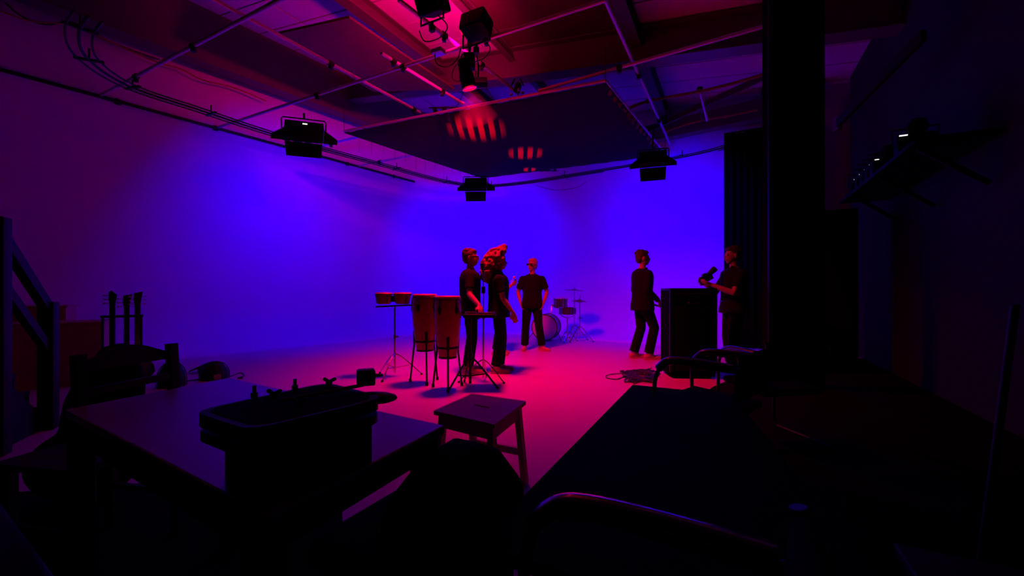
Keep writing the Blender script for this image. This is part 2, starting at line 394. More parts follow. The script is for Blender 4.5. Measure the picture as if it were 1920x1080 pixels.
MB().tube(spline([(-.08, 0, .4), (-.2, .02, .3), (-.24, .03, .16), (-.15, .02, .1), (-.08, 0, .2)], 6), .006, 6).build('power_cable', CABLE, root)
light('red_beam', 'SPOT', aim*.03, P_RED, RED, root, aim, spot_size=math.radians(118), spot_blend=1., shadow_soft_size=.2)
light('lens_spill', 'POINT', aim*.16, P_SPILL, (1, .0, .03), root, shadow_soft_size=.08)
hz = bpy.data.materials.new('thin_haze'); hz.use_nodes = True; nt = hz.node_tree; nt.nodes.remove(nt.nodes['Principled BSDF'])
vs_ = nt.nodes.new('ShaderNodeVolumeScatter'); vs_.inputs['Density'].default_value = .03; nt.links.new(vs_.outputs[0], nt.nodes['Material Output'].inputs['Volume'])
hzo = MB().lathe([(0, .012), (.075, .012), (.30, .42), (.25, .47), (0, .5)], lp, aim, 24).build('haze', hz); tag(hzo, 'thin glowing haze just below the round red lamp', 'haze'); hzo['kind'] = 'stuff'
def housing(label, c, size, rz, tilt, name='lamp_housing'):
    root = thing(name, label, 'lamp', c, rz, 'black lamp housings on the ceiling tubes'); R = rotm('X', tilt)
    MB().box((0, 0, 0), size, R, .03).build('body', BLACK, root)
    for k in range(4): MB().box(R@V((0, size[1]*(-.3+.2*k), size[2]/2+.008)), (size[0]*.8, .02, .02), R).build('cooling_fin', BLACKM, root)
    MB().tube([(-size[0]*.56, 0, 0), (-size[0]*.58, 0, -.25), (size[0]*.58, 0, -.25), (size[0]*.56, 0, 0)], .014, 8).build('yoke', BLACKM, root)
    MB().cyl((0, 0, -.25), (0, 0, -.33), .02).box((0, 0, -.33), (.06, .05, .08)).build('hook_clamp', BLACKM, root)
    MB().tube(spline([(0, .1, -.1), (.12, .15, -.25), (.05, .1, -.4), (-.15, .05, -.42), (-.2, 0, -.3)], 6), .008, 6).build('power_cable', CABLE, root)
    return root
hb = housing('black lamp housing above the tube, cut by the top of the picture', pd(810, 12, 5.1)+V((0, 0, .06)), (.3, .34, .28), A1-PI/2, .5)
ha = housing('black box lamp tilted towards the roof panels, hanging above the round red lamp', pd(893, 50, 5.45)+V((0, 0, .02)), (.36, .28, .24), A2, -.25)
MB().lathe([(0, 0), (.09, 0), (.09, .01), (0, .012)], (-.185, .03, .02), (-1, .3, .4), 24).build('lens', LENS, ha)
light('red_uplight', 'SPOT', (-.24, .05, .04), P_UP, (1, .0, .16), ha, (-.70, .50, .42), spot_size=math.radians(112), spot_blend=1., shadow_soft_size=.09)
MB().lathe([(0, 0), (.09, 0), (.09, .01), (0, .012)], rotm('X', .5)@V((0, 0, .15)), rotm('X', .5)@V((0, 0, 1)), 24).build('lens', LENS, hb)
light('red_uplight', 'SPOT', rotm('X', .5)@V((0, 0, .2)), P_UP2, (1, .0, .12), hb, (0, .35, 1), spot_size=math.radians(150), spot_blend=1., shadow_soft_size=.09)
root = thing('clamp_lamp', 'small lamp with chrome clamps at the front edge of the flag', 'lamp', pd(968, 168, 6.75))
MB().lathe([(.05, 0), (.06, .02), (.055, .12), (.03, .16), (0, .165)], (0, 0, -.05), (.3, -.2, 1)).build('housing', BLACK, root)
for k in range(5):
    a = k*1.26; MB().box((.1*math.cos(a), .1*math.sin(a), -.05+.03*(k % 2)), (.05, .03, .04), rotm('Z', a), .008).build('clamp', CHROME, root)
MB().box((-.05, 0, .12), (.015, .05, .12), rotm('Y', .5)).box((.09, 0, .12), (.015, .05, .12), rotm('Y', -.5)).build('barn_door', BLACK, root)
root = thing('junction_box', 'small red lit junction box under the tube left of the red lamp', 'box', pd(822, 97, 5.55))
MB().box((0, 0, 0), (.16, .12, .06), rotm('Z', A2), .01).build('box_body', RIM, root)
MB().tube(spline([(-.05, 0, .0), (-.02, 0, -.16), (.12, 0, -.2), (.25, 0, -.1), (.3, 0, .05)], 6), .008, 6).build('cable', CABLE, root)

# ------------------------------------------------------------------ blue wall lamps
def blue_lamp(label, c, toward, wd, energy, display=False, drop=0):
    # local +Y faces the wall
    rz = math.atan2(toward.y, toward.x)-PI/2
    root = thing('blue_panel_lamp', label, 'lamp', c, rz, 'blue wall wash lamps')
    R = rotm('X', -.50); h = wd*.62
    MB().box((0, 0, 0), (wd, .13, h), R, .012).build('housing', BLACK, root)
    MB().box(R@V((0, .068, 0)), (wd*.9, .006, h*.86), R).build('lamp_face', BLENS, root)
    MB().box(R@V((0, -.075, h*.1)), (wd*.5, .03, h*.45), R, .01).build('ballast', BLACK, root)
    if display: MB().box(R@V((.02, -.0925, h*.24)), (.075, .006, .022), R).build('display', LEDW, root)
    # barn doors open towards the wall
    for sx in (-1, 1):
        b = R@V((sx*wd/2, .07, 0))
        MB().plate([b+R@V((0, 0, -h*.42)), b+R@V((0, 0, h*.45)), b+R@V((sx*wd*.36, .05, h*.02)), b+R@V((sx*wd*.36, .05, -h*.28))], R@V((0, .008, 0))).build('barn_door', BLACK, root)
    b = R@V((0, .07, h/2))
    MB().plate([b+V((-wd*.48, 0, 0)), b+V((wd*.48, 0, 0)), b+V((wd*.42, .26, .03)), b+V((-wd*.42, .26, .03))], V((0, 0, .008))).build('barn_door', BLACK, root)
    b = R@V((0, .07, -h/2))
    MB().plate([b+V((-wd*.48, 0, 0)), b+V((wd*.48, 0, 0)), b+V((wd*.45, .03, -.24)), b+V((-wd*.45, .03, -.24))], V((0, -.008, 0))).build('barn_door', BLACK, root)
    MB().tube([(-wd*.56, 0, 0), (-wd*.57, 0, h*.52), (-wd*.52, 0, h*.58), (wd*.52, 0, h*.58), (wd*.57, 0, h*.52), (wd*.56, 0, 0)], .012, 8).build('yoke', BLACKM, root)
    MB().cyl((0, 0, h*.58), (0, 0, h*.58+(.1 if display else .02+drop)), .018).build('hook_clamp', BLACKM, root)
    light('blue_light', 'AREA', R@V((0, .09, 0)), energy, BLUE, root, R@V((0, 1, 0)), shape='RECTANGLE', size=wd*.85, size_y=h*.8, spread=math.radians(135))
    return root
blue_lamp('blue wash lamp with a white display hanging by the left wall', pd(570, 247, 7.3), -n_l+V((.36, .72, 0)), .62, P_BLUE1, True)
blue_lamp('blue wash lamp below the far corner of the black flag', pd(892, 346, 10.6), V((.03, 1, 0)), .56, P_BLUE2)
blue_lamp('blue wash lamp hanging under the right corner of the black flag', pd(1224, 298, 7.9), -n_r+V((-.32, .0, 0)), .50, P_BLUE3, False, .42)

# loose rigging at the right: wrapped pipes, brace, hanging post
def rig(label, pts, r, m, name='wrapped_pipe'):
    pts = [V(p) for p in pts]; root = thing(name, label, 'pipe', pts[0]); MB().tube([p-pts[0] for p in spline(pts, 6)], r, 8).build('pipe', m, root)
    for k in (0.33, .7):
        q = pts[int(k*(len(pts)-1))]-pts[0]; MB().ell(q, (r*2, r*2, r*1.6)).build('wrapping', CABRED, root)
rig('pipe wrapped in red cloth, upper of two right of the flag', [pd(1172, 206, 8.6), pd(1215, 190, 8.3), pd(1310, 172, 7.9), pd(1380, 155, 7.6), pd(1442, 136, 7.3)], .03, CABRED)
rig('sagging red cable sleeve, lower of two right of the flag', [pd(1250, 245, 9.2), pd(1305, 228, 9), pd(1360, 218, 8.7), pd(1420, 206, 8.4)], .025, CABRED, 'cable_sleeve')
root = thing('diagonal_brace', 'flat brown diagonal brace right of the flag', 'brace', pd(1210, 246, 9.3)); q = pd(1442, 140, 7.9)-pd(1210, 246, 9.3)
MB().beam((0, 0, 0), q, .03, .12).build('bar', STEEL, root); MB().box((0, 0, 0), (.1, .05, .16)).build('end_plate', STEEL, root)
root = thing('hanging_post', 'short blue lit post between the two wrapped pipes', 'post', pd(1312, 168, 7.9)); q = pd(1326, 226, 8.6)-pd(1312, 168, 7.9)
MB().cyl((0, 0, 0), q, .026).build('tube', TUBE, root); MB().box((0, 0, 0), (.1, .08, .1), bev=.02).build('clamp', BLACKM, root); MB().tube(spline([q*.6, q*.8+V((-.1, 0, 0)), q+V((-.08, 0, -.02)), q], 5), .01, 6).build('cable', CABLE, root)
# cables sagging along the upper left wall
for lab, pts, m in (('red lit cable sagging along the upper left wall', ((0, 20), (60, 40), (130, 47), (200, 75), (290, 115), (340, 130), (380, 150), (440, 165), (500, 190)), CABRED), ('thin black cable looping over the upper left wall', ((10, 5), (40, 30), (85, 46), (135, 42), (175, 65), (250, 95), (300, 112)), CABLE)):
    P3 = [pw(x, y, .22 if m is CABRED else .1) for x, y in pts]
    root = thing('sagging_cable', lab, 'cable', P3[0]); MB().tube([p-P3[0] for p in spline(P3, 5)], .014, 6).build('cable', m, root)
P3 = [pd(x, y, 10.3) for x, y in ((1005, 348), (1040, 356), (1080, 352), (1100, 340))]
tag(MB().tube(spline(P3, 6), .006, 6).build('hanging_wire', CABLE), 'thin wire drooping against the blue wall below the flag', 'wire')

# ------------------------------------------------------------------ right side: curtain, black column, stored lamps
def curtain():
    p0 = pz(1357, 560, 0.03); 
    a = V((4.36, 8.55, 0)); d = V((.885, -.4655, 0)).normalized(); L = 1.35; N = 60; vs = []
    zs = [.03, 1.2, 2.4, 3.6, 4.38]
    for i in range(N+1):
        for z in zs:
            q = a+d*(L*i/N)+V((-.592, -.806, 0))*(.02*math.sin(i*1.15)+.015*math.sin(i*.37)); vs.append((q.x-a.x, q.y-a.y, z))
    root = thing('stage_curtain', 'tall black curtain hanging at the right end of the blue wall', 'curtain', a)
    m = len(zs); o = MB().add(vs, [(i*m+j, (i+1)*m+j, (i+1)*m+j+1, i*m+j+1) for i in range(N) for j in range(m-1)]).build('cloth', DRAPE, root)
    sd = o.modifiers.new('thick', 'SOLIDIFY'); sd.thickness = .006
    MB().cyl((0, 0, 4.4), d*L+V((0, 0, 4.4)), .02).build('curtain_rod', BLACKM, root)
curtain()
c0 = V((3.08, 5.0, 0)); c1 = V((3.76, 5.0, 0))
root = thing('black_column', 'full height matt black flat standing at the right of the stage', 'partition', (3.42, 5.06, 0))
MB().box((0, 0, 2.6), (.68, .12, 5.2)).build('board', DRAPE, root, smooth=False)
MB().box((-.32, -.07, 2.6), (.05, .03, 5.2)).build('edge_batten', BLACKM, root, smooth=False)
MB().box((0, .3, .05), (.5, .5, .1)).build('foot_brace', BLACKM, root, smooth=False)
# lamps stored on a high shelf along the side wall
d = E1; base = V((4.02, 4.26, 2.75))
root = thing('wall_shelf', 'high black shelf along the right side wall under the stored lamps', 'shelf', (base.x, base.y, 0), A1)
MB().box((.75, -.15, 2.5), (2.9, .55, .04)).build('shelf_board', BLACK, root, smooth=False)
for k in (-.5, .6, 1.7): MB().beam((k, -.42, 2.1), (k, .05, 2.48), .04, .04).build('bracket', BLACKM, root, smooth=False)
spots = [(-.0, 1), (.54, 1), (.68, 1), (.82, 1), (.98, 1), (1.16, 1)]
labs = ['nearest stored lamp on the high shelf, with the largest white display', 'second stored lamp from the near end of the high shelf', 'third stored lamp from the near end of the high shelf', 'fourth stored lamp from the near end of the high shelf', 'fifth stored lamp from the near end of the high shelf', 'farthest stored lamp on the high shelf beside the black column']
for (t, sc), lab in zip(spots, labs):
    t *= 1.6; p = base+E1*t; x_ = None
    root = thing('stored_lamp', lab, 'lamp', (p.x, p.y, 2.52), A1, 'stored lamps with white displays')
    MB().box((0, -.08, .12), (.15, .3, .22), bev=.02).build('housing', BLACK, root)
    MB().lathe([(.05, 0), (.075, .01), (.085, .1), (.06, .16), (0, .17)], (0, -.08, .22), (0, -.2, 1)).build('head', BLACK, root)
    MB().box((-.0775, .03, .215), (.006, .04 if t else .065, .008 if t else .011)).build('display', LEDW, root)
    MB().tube([(0, .09, .12), (0, .1, .3), (0, -.26, .3), (0, -.25, .12)], .01, 6).build('yoke', BLACKM, root)
root = thing('wall_brace', 'reddish wooden diagonal brace on the dark side wall at upper right', 'brace', pd(1570, 232, 5.9)); q = pd(1732, 66, 4.2)-pd(1570, 232, 5.9)
MB().beam((0, 0, 0), q, .05, .12).build('timber', WOODD, root, smooth=False); MB().box((0, 0, 0), (.06, .1, .2)).build('end_plate', STEEL, root, smooth=False)

tag(MB().prism([(1.15, 3.3), (2.4, 5.0), (3.0, 5.6), (3.75, 5.7), (4.3, 7.4), (6.1, 7.2), (1.9, -.8), (.2, -.8), (.6, 1.2)], .001, .006).build('shade_mat', DRAPE, smooth=False), 'black mat added to darken the floor along the right side', 'mat')  # black sheet added to keep the floor dark on this side
tag(MB().prism([(-5, 2.0), (-1.9, 2.55), (-.92, 2.25), (-.62, 1.55), (-.3, -.8), (-5, -.8)], .001, .006).build('shade_mat', DRAPE, smooth=False), 'black mat added to darken the floor in the lower left foreground', 'mat')  # black sheet standing in for the shade around the work table
root = thing('rack_cabinet', 'tall black rack cabinet standing between the black flat and the side wall', 'cabinet', (4.62, 6.35, 0), A1-PI/2)
MB().box((0, 0, 1.2), (.95, .5, 2.3), bev=.01).build('body', BLACK, root); MB().box((0, 0, .03), (.9, .45, .06)).build('plinth', BLACK, root)
for sx in (-.24, .24):
    d_ = MB().box((sx, -.257, 1.2), (.44, .014, 2.2), bev=.004).build('door', BLACK, root); MB().cyl((sx*.2, -.275, 1.1), (sx*.2, -.275, 1.3), .01).build('handle', BLACKM, d_)
# ------------------------------------------------------------------ drums
def tripod(root, hub, feet_r, m, foot_m, ang0=0, brace=True, r=.011, z0=.0):
    for k in range(3):
        a = ang0+k*2*PI/3; f = V((feet_r*math.cos(a), feet_r*math.sin(a), z0+.012)); h = V((0, 0, hub))
        leg = MB().tube(spline([h, h.lerp(f, .3)+V((0, 0, .03)), f], 5), r, 8).build('leg', m, root)
        MB().ell(f, (.018, .018, .014), 8, 6).build('rubber_foot', foot_m, leg)
        if brace: MB().cyl(V((0, 0, hub*.38)), h.lerp(f, .55), r*.7, n=6).build('brace', m, root)
def conga(label, loc, H0, H1, rz):
    root = thing('conga_drum', label, 'drum', loc, rz, 'conga drums on stands'); h = H1-H0
    prof = [(.0, H0), (.100, H0), (.104, H0+.01), (.128, H0+h*.22), (.153, H0+h*.48), (.163, H0+h*.68), (.160, H0+h*.84), (.148, H1-.02), (.145, H1-.012), (0, H1-.012)]
    MB().lathe(prof, n=40).build('shell', CONGA, root)
    MB().lathe([(0, H1-.03), (.150, H1-.05), (.157, H1-.045), (.155, H1-.01), (.14, H1+.004), (0, H1+.006)], n=40).build('drum_head', HIDE, root)
    MB().lathe([(.1, H0-.012), (.108, H0-.01), (.108, H0+.012), (.1, H0+.012)], n=32).build('base_band', BLACKM, root)
    mb = MB(); mb.tube([(.160*math.cos(t), .160*math.sin(t), H1-.045) for t in [i*PI/18 for i in range(36)]], .006, 6, True).build('rim', BLACKM, root)
    zb = H0+h*.16
    MB().tube([((.127)*math.cos(t), (.127)*math.sin(t), zb) for t in [i*PI/18 for i in range(36)]], .012, 8, True).build('stand_ring', BLACKM, root)
    for k in range(5):
        a = k*2*PI/5+.3; c, s_ = math.cos(a), math.sin(a)
        MB().plate([(.166*c-s_*x, .166*s_+c*x, z) for x, z in ((0, H1-.22), (.018, H1-.19), (.022, H1-.15), (.012, H1-.12), (-.012, H1-.12), (-.022, H1-.15), (-.018, H1-.19))], (c*.006, s_*.006, 0)).build('lug_plate', BLACKM, root)
        MB().cyl((.17*c, .17*s_, H1-.15), (.162*c, .162*s_, H1-.035), .006, n=6).build('tension_rod', CHROME, root)
    for k in range(3):
        a = k*2*PI/3+.5; c, s_ = math.cos(a), math.sin(a)
        leg = MB().cyl((.145*c, .145*s_, zb+.13), (.142*c, .142*s_, zb-.03), .017, n=10).cyl((.142*c, .142*s_, zb-.02), (.20*c, .20*s_, .015), .012, n=10).build('leg', BLACKM, root)
        MB().lathe([(0, 0), (.018, .002), (.018, .035), (.012, .045), (0, .045)], (.2*c, .2*s_, .001)).build('rubber_foot', BLACK, leg)
    return root
conga('taller conga drum on the left beside the bongos', (-1.11, 5.3, 0), .415, 1.125, .35)
conga('conga drum on the right, in front of the man with his hand on the pad', (-.77, 4.98, 0), .375, 1.105, .2)
# bongos
root = thing('bongo_drum_pair', 'pair of small bongo drums on a chrome tripod stand', 'drum', (-1.6, 5.68, 0), 0)
for sx, r_ in ((-.15, .108), (.105, .116)):
    MB().lathe([(0, .99), (.085, .99), (.095, 1.03), (r_, 1.10), (r_-.003, 1.13), (0, 1.13)], (sx, 0, 0), n=32).build('shell', BONGO, root)
    MB().lathe([(0, 1.125), (r_+.003, 1.115), (r_+.008, 1.13), (r_-.004, 1.148), (0, 1.15)], (sx, 0, 0), n=32).build('drum_head', HIDE, root)
    MB().tube([(sx+(r_+.008)*math.cos(t), (r_+.008)*math.sin(t), 1.12) for t in [i*PI/14 for i in range(28)]], .005, 6, True).build('rim', BLACKM, root)
    for k in range(4):
        a = k*PI/2+.7; MB().cyl((sx+(r_+.01)*math.cos(a), (r_+.01)*math.sin(a), 1.12), (sx+.1*math.cos(a), .1*math.sin(a), 1.0), .005, n=6).build('tension_rod', BLACKM, root)
MB().box((-.02, 0, 1.06), (.06, .05, .08), bev=.01).build('centre_block', BLACK, root)
MB().box((.01, 0, .965), (.52, .1, .022), rotm('Y', -.05), .006).build('holder_bar', BLACKM, root)
MB().cyl((.0, 0, .05), (.0, 0, .95), .014).build('pole', CHROME, root)
MB().cyl((0, 0, .52), (0, 0, .57), .022).box((.03, 0, .545), (.04, .012, .02)).build('height_clamp', CHROME, root)
tripod(root, .31, .36, CHROME, BLACK, .35, True, .009)
# pad on a black stand
root = thing('percussion_pad', 'flat black percussion pad on a black tripod stand', 'drum pad', (-.505, 5.02, 0), 0)
MB().box((.11, .12, .865), (.39, .38, .045), bev=.015).build('pad_case', BLACK, root)
MB().lathe([(0, 0), (.1, 0), (.11, .008), (.1, .02), (0, .022)], (.19, .12, .888), n=24).build('playing_surface', SHELL, root)
MB().lathe([(0, 0), (.07, 0), (.075, .008), (.07, .018), (0, .02)], (-.01, .2, .888), n=24).build('playing_surface', SHELL, root)
MB().box((.03, .08, .835), (.16, .24, .02)).build('mounting_plate', BLACKM, root)
MB().cyl((0, 0, .05), (0, 0, .83), .017).build('pole', BLACKM, root)
MB().cyl((0, 0, .33), (0, 0, .42), .032).build('hub', BLACKM, root)
tripod(root, .37, .34, BLACKM, BLACK, -2.3, True, .012)
# microphone stand
root = thing('microphone_stand', 'thin chrome microphone stand between the two men at left', 'stand', (-.375, 5.42, 0), 0)
MB().cyl((0, 0, .03), (0, 0, .85), .012).cyl((0, 0, .8), (0, 0, 1.42), .008).build('pole', CHROME, root)
MB().cyl((0, 0, .80), (0, 0, .87), .02).box((.03, 0, .84), (.05, .012, .02)).build('height_clamp', CHROME, root)
MB().box((0, 0, 1.18), (.05, .04, .09), bev=.008).build('holder', BLACK, root)
MB().cyl((0, 0, 1.4), (-.02, -.02, 1.5), .013, .022).ell((-.021, -.021, 1.51), .024).build('microphone', BLACKM, root)
tripod(root, .27, .33, CHROME, BLACK, -.6, True, .009)
# drum kit
KY = 9.75
bd = V((.76, KY, 0)); ax = V((-.32, -1, 0)).normalized(); r_ = .315
root = thing('bass_drum', 'big bass drum with a pale front head behind the standing man', 'drum', bd)
c = V((0, 0, r_+.01))
MB().lathe([(.30, -.42), (r_-.012, -.42), (r_-.012, 0), (.30, 0)], c, ax, 48).build('shell', SHELL, root)
MB().lathe([(0, -.012), (.292, -.012), (.292, 0), (0, .002)], c, ax, 48).build('front_head', DRUMH, root)
for h in (-.42, -.02): MB().lathe([(.292, h), (r_, h), (r_, h+.035), (.292, h+.035), (.292, h)], c, ax, 48).build('hoop', SHELL, root)
side = ax.cross(V((0, 0, 1)))
MB().lathe([(0, .003), (.052, .003), (.052, .007), (0, .008)], c-side*.12*-1+V((0, 0, -.10)), ax, 24).build('port_hole', BLACK, root)
for k in range(8):
    a = k*PI/4+.2; q = c+side*math.cos(a)*(r_-.004)+V((0, 0, math.sin(a)*(r_-.004)))
    MB().cyl(q-ax*.06, q+ax*.01, .008, n=6).build('tension_rod', CHROME, root)
for sx in (-1, 1): MB().cyl(c+side*sx*.28-ax*.15+V((0, 0, -.1)), V((0, 0, .01))+side*sx*.42+ax*.0, .01, n=8).build('spur', CHROME, root)
def drum(name, label, loc, r, h, tilt=0, legs=None):
    root = thing(name, label, 'drum', (loc[0], loc[1], 0)); z = loc[2]; axd = V((.0, -math.sin(tilt), math.cos(tilt)))
    MB().lathe([(r-.01, 0), (r, 0), (r, h), (r-.01, h)], (0, 0, z), axd, 32).build('shell', SHELL, root)
    MB().lathe([(0, h-.004), (r-.006, h-.004), (r-.006, h+.004), (0, h+.006)], (0, 0, z), axd, 32).build('batter_head', DRUMH, root)
    for hh in (0, h-.012): MB().lathe([(r-.004, hh), (r+.008, hh), (r+.008, hh+.014), (r-.004, hh+.014), (r-.004, hh)], (0, 0, z), axd, 32).build('hoop', CHROME, root)
    for k in range(6):
        a = k*PI/3; a0 = axd.orthogonal().normalized(); b0 = axd.cross(a0); q = V((0, 0, z))+(a0*math.cos(a)+b0*math.sin(a))*(r+.008)
        MB().cyl(q+axd*.01, q+axd*(h-.01), .007, n=6).build('lug', CHROME, root)
    return root
p = pd(1051, 577, 10.2); root = drum('rack_tom', 'dark rack tom mounted above the bass drum', p, .16, .24, .1); root.location.x = p.x
MB().tube([(-.1, .0, p.z+.06), (-.22, -.03, p.z+.03), (-.26, -.05, p.z-.25)], .014, 8).box((-.2, -.03, p.z+.06), (.05, .05, .04), bev=.01).build('mount_arm', CHROME, root)
p = pd(1064, 590, 9.75); root = drum('snare_drum', 'snare drum on a low tripod beside the bass drum', p, .185, .17, -.05)
MB().cyl((0, 0, .06), (0, 0, p.z-.08), .013).build('stand_pole', CHROME, root)
for k in range(3):
    a = k*2*PI/3+.4; MB().tube([(0, 0, p.z-.08), (.15*math.cos(a), .15*math.sin(a), p.z-.04), (.19*math.cos(a), .19*math.sin(a), p.z+.01)], .009, 6).build('basket_arm', CHROME, root)
tripod(root, .24, .24, CHROME, BLACK, -2.0, True, .009)
def cymbal_stand(label, x, ycym, Y, r, m2, ang):
    p = pd(x, ycym, Y); root = thing('cymbal_stand', label, 'cymbal', (p.x, p.y, 0), 0, 'cymbals of the drum kit')
    MB().lathe([(.0, .022), (.03, .02), (.045, .008), (r*.6, -.004), (r, -.02), (r, -.023), (r*.6, -.008), (.04, .003), (0, .012)], (0, 0, p.z), (.06, -.03, 1), 36).build('cymbal', CYMB, root)
    if m2: MB().lathe([(.0, .03), (.04, .015), (r, -.0), (r, -.004), (.04, .01), (0, .02)], (0, 0, p.z-.035), (0, 0, -1), 36).build('cymbal', CYMB, root)
    MB().cyl((0, 0, .05), (0, 0, p.z+.06), .011).cyl((0, 0, p.z+.02), (0, 0, p.z+(.14 if m2 else .07)), .008).build('pole', CHROME, root)
    MB().cyl((0, 0, p.z*.55), (0, 0, p.z*.55+.05), .02).box((.03, 0, p.z*.57), (.04, .012, .02)).build('height_clamp', CHROME, root)
    tripod(root, .36, .32, CHROME, BLACK, ang, True, .011)
cymbal_stand('crash cymbal on the taller chrome stand of the drum kit', 1077, 543, 10.1, .26, False, -2.4)
cymbal_stand('hi-hat cymbals on the shorter stand at the right of the drum kit', 1087, 563, 9.72, .19, True, -.4)

# ------------------------------------------------------------------ people
def hand(mb, wr, d, n, side):
    d = V(d).normalized(); n = (V(n)-d*V(n).dot(d)).normalized(); s_ = d.cross(n)*side
    L = [.066, .076, .071, .055]
    for k in range(4):
        o = (-.033+.0215*k); a = wr+s_*o*.6+d*.015; b = wr+s_*o+d*.088
        mb.cap([(a, .015), (b, .0125)])
        c = b+d*L[k]*.5*.94+n*L[k]*.18; e = c+d*L[k]*.38+n*L[k]*.34
        mb.cap([(b, .0105), (c, .0095), (e, .0085)])
    a = wr-s_*.022+d*.025; b = a-s_*.035+d*.03+n*.01; c = b-s_*.008+d*.035+n*.008
    mb.cap([(a, .015), (b, .0125), (c, .0095)])
def person(label, loc, rz, H=1.78, top='shirt', hair='short', hairm=None, yaw=0, pitch=0, glasses=False, shoe=None,
           armR=None, armL=None, legR=None, legL=None, footR=0, footL=0, bulk=1., skin=None):
    s = H/1.78; root = thing('person', label, 'person', loc, rz)
    sc = lambda p: V(p)*s
    AR = armR or dict(e=(.255, -.03, 1.15), w=(.27, .05, .90), d=(0, .15, -1), n=(-1, 0, 0))
    AL = armL or dict(e=(-.255, -.03, 1.15), w=(-.27, .05, .90), d=(0, .15, -1), n=(1, 0, 0))
    LR = legR or dict(k=(.11, .02, .50), a=(.12, -.03, .085)); LL = legL or dict(k=(-.11, .02, .50), a=(-.12, -.03, .085))
    HR = rotm('Z', yaw) @ rotm('X', pitch); hp = V((0, .0, 1.56))
    HS = 1.07; hd = lambda p: sc(hp+HR@(V(p)-hp)*HS)
    bk = bulk
    tor = [(.86, .155, .112), (.95, .165, .118), (1.03, .155, .112), (1.12, .150, .108), (1.25, .165, .116), (1.36, .178, .114), (1.43, .165, .098), (1.475, .10/bk, .078/bk), (1.50, .06/bk, .06/bk)]
    def torso(mb, off, z0, z1):
        mb.loft([(sc((0, -.005 if z < 1.4 else -.012, z)), (rx*bk+off)*s, (ry*bk+off)*s) for z, rx, ry in tor if z0 <= z <= z1])
    # body: one continuous skin
    mb = MB(); torso(mb, 0, 0, 2)
    mb.cap([(sc((0, -.015, 1.45)), .058*s), (sc((0, .0, 1.56)), .054*s), (hd((0, .005, 1.60)), .055*s)])
    R3 = HR
    mb.ell(hd((0, -.005, 1.678)), (.076*s*HS, .094*s*HS, .102*s*HS), 18, 14, R3)
    mb.ell(hd((0, .028, 1.632)), (.061*s*HS, .074*s*HS, .082*s*HS), 16, 12, R3)
    mb.ell(hd((0, .055, 1.578)), (.034*s*HS, .038*s*HS, .03*s*HS), 12, 8, R3)
    mb.cap([(hd((0, .09, 1.672)), .010*s*HS), (hd((0, .112, 1.640)), .0145*s*HS)])
    mb.cap([(hd((-.035, .082, 1.683)), .011*s*HS), (hd((.035, .082, 1.683)), .011*s*HS)])
    mb.ell(hd((0, .098, 1.605)), (.024*s*HS, .012*s*HS, .012*s*HS), 10, 6, R3)
    for sx in (-1, 1): mb.ell(hd((sx*.078, -.005, 1.652)), (.011*s*HS, .022*s*HS, .032*s*HS), 10, 8, R3)
    for sx, A, L, ft in ((1, AR, LR, footR), (-1, AL, LL, footL)):
        sh = sc((sx*.172*bk, -.012, 1.392)); e, w_ = sc(A['e']), sc(A['w'])
        mb.cap([(sh, .052*s), (sh.lerp(e, .5), .047*s), (e, .039*s), (e.lerp(w_, .3), .041*s), (w_, .027*s)])
        hand(mb, w_, A['d'], A['n'], sx)
        hip = sc((sx*.088, 0, .90)); k, an = sc(L['k']), sc(L['a'])
        mb.cap([(hip, .088*s), (hip.lerp(k, .5), .075*s), (k, .056*s), (k.lerp(an, .35), .056*s), (an, .036*s)])
        fd = rotm('Z', ft)@V((0, 1, 0)); mb.cap([(an+V((0, 0, -.045)), .035*s), (V((an.x, an.y, an.z-.05))+fd*.13, .028*s)])
    mb.fused('body', skin or SKIN, root, .0085, 3)
    # shirt or jacket
    mb = MB(); off = .022 if top == 'shirt' else .03
    z0 = .80 if top == 'jacket' else .83
    rings = [(z0, .178, .130), (.9, .176, .128)]+[t for t in tor if .94 < t[0] < 1.46]
    mb.loft([(sc((0, -.006, z)), (rx*bk+off)*s, (ry*bk+off)*s) for z, rx, ry in rings]+[(sc((0, -.014, 1.458)), (.14*bk+.014)*s, (.088*bk+.012)*s), (sc((0, -.015, 1.492)), .085*s, .076*s)])
    for sx, A in ((1, AR), (-1, AL)):
        sh = sc((sx*.176*bk, -.012, 1.392)); e, w_ = sc(A['e']), sc(A['w'])
        if top == 'jacket': mb.cap([(sh, .073*s), (sh.lerp(e, .5), .064*s), (e, .057*s), (e.lerp(w_, .9), .043*s)])
        else: mb.cap([(sh, .070*s), (sh.lerp(e, .4), .066*s)]).cyl(sh.lerp(e, .2), sh.lerp(e, .72), .064*s, .066*s, 16)
    mb.fused('shirt' if top == 'shirt' else 'jacket', SHIRT, root, .011, 2)
    # collar
    for sx in (-1, 1):
        MB().plate([sc((sx*.012, .085, 1.40)), sc((sx*.065, .07, 1.435)), sc((sx*.075, -.01, 1.50)), sc((sx*.05, .045, 1.51))], sc((0, .010, .004))).build('collar', SHIRT, root)
    # trousers
    mb = MB(); mb.loft([(sc((0, -.006, z)), (rx*bk+.012)*s, (ry*bk+.012)*s) for z, rx, ry in ((.84, .16, .118), (.92, .168, .122), (1.04, .158, .115))])
    for sx, L in ((1, LR), (-1, LL)):
        hip = sc((sx*.090, 0, .88)); k, an = sc(L['k']), sc(L['a']); lo = an+V((0, -.005, .02))
        mb.cap([(hip, .103*s), (hip.lerp(k, .5), .093*s), (k, .079*s)]).cyl(k, lo, .079*s, .078*s, 14)
    mb.fused('trousers', PANTS, root, .012, 2)
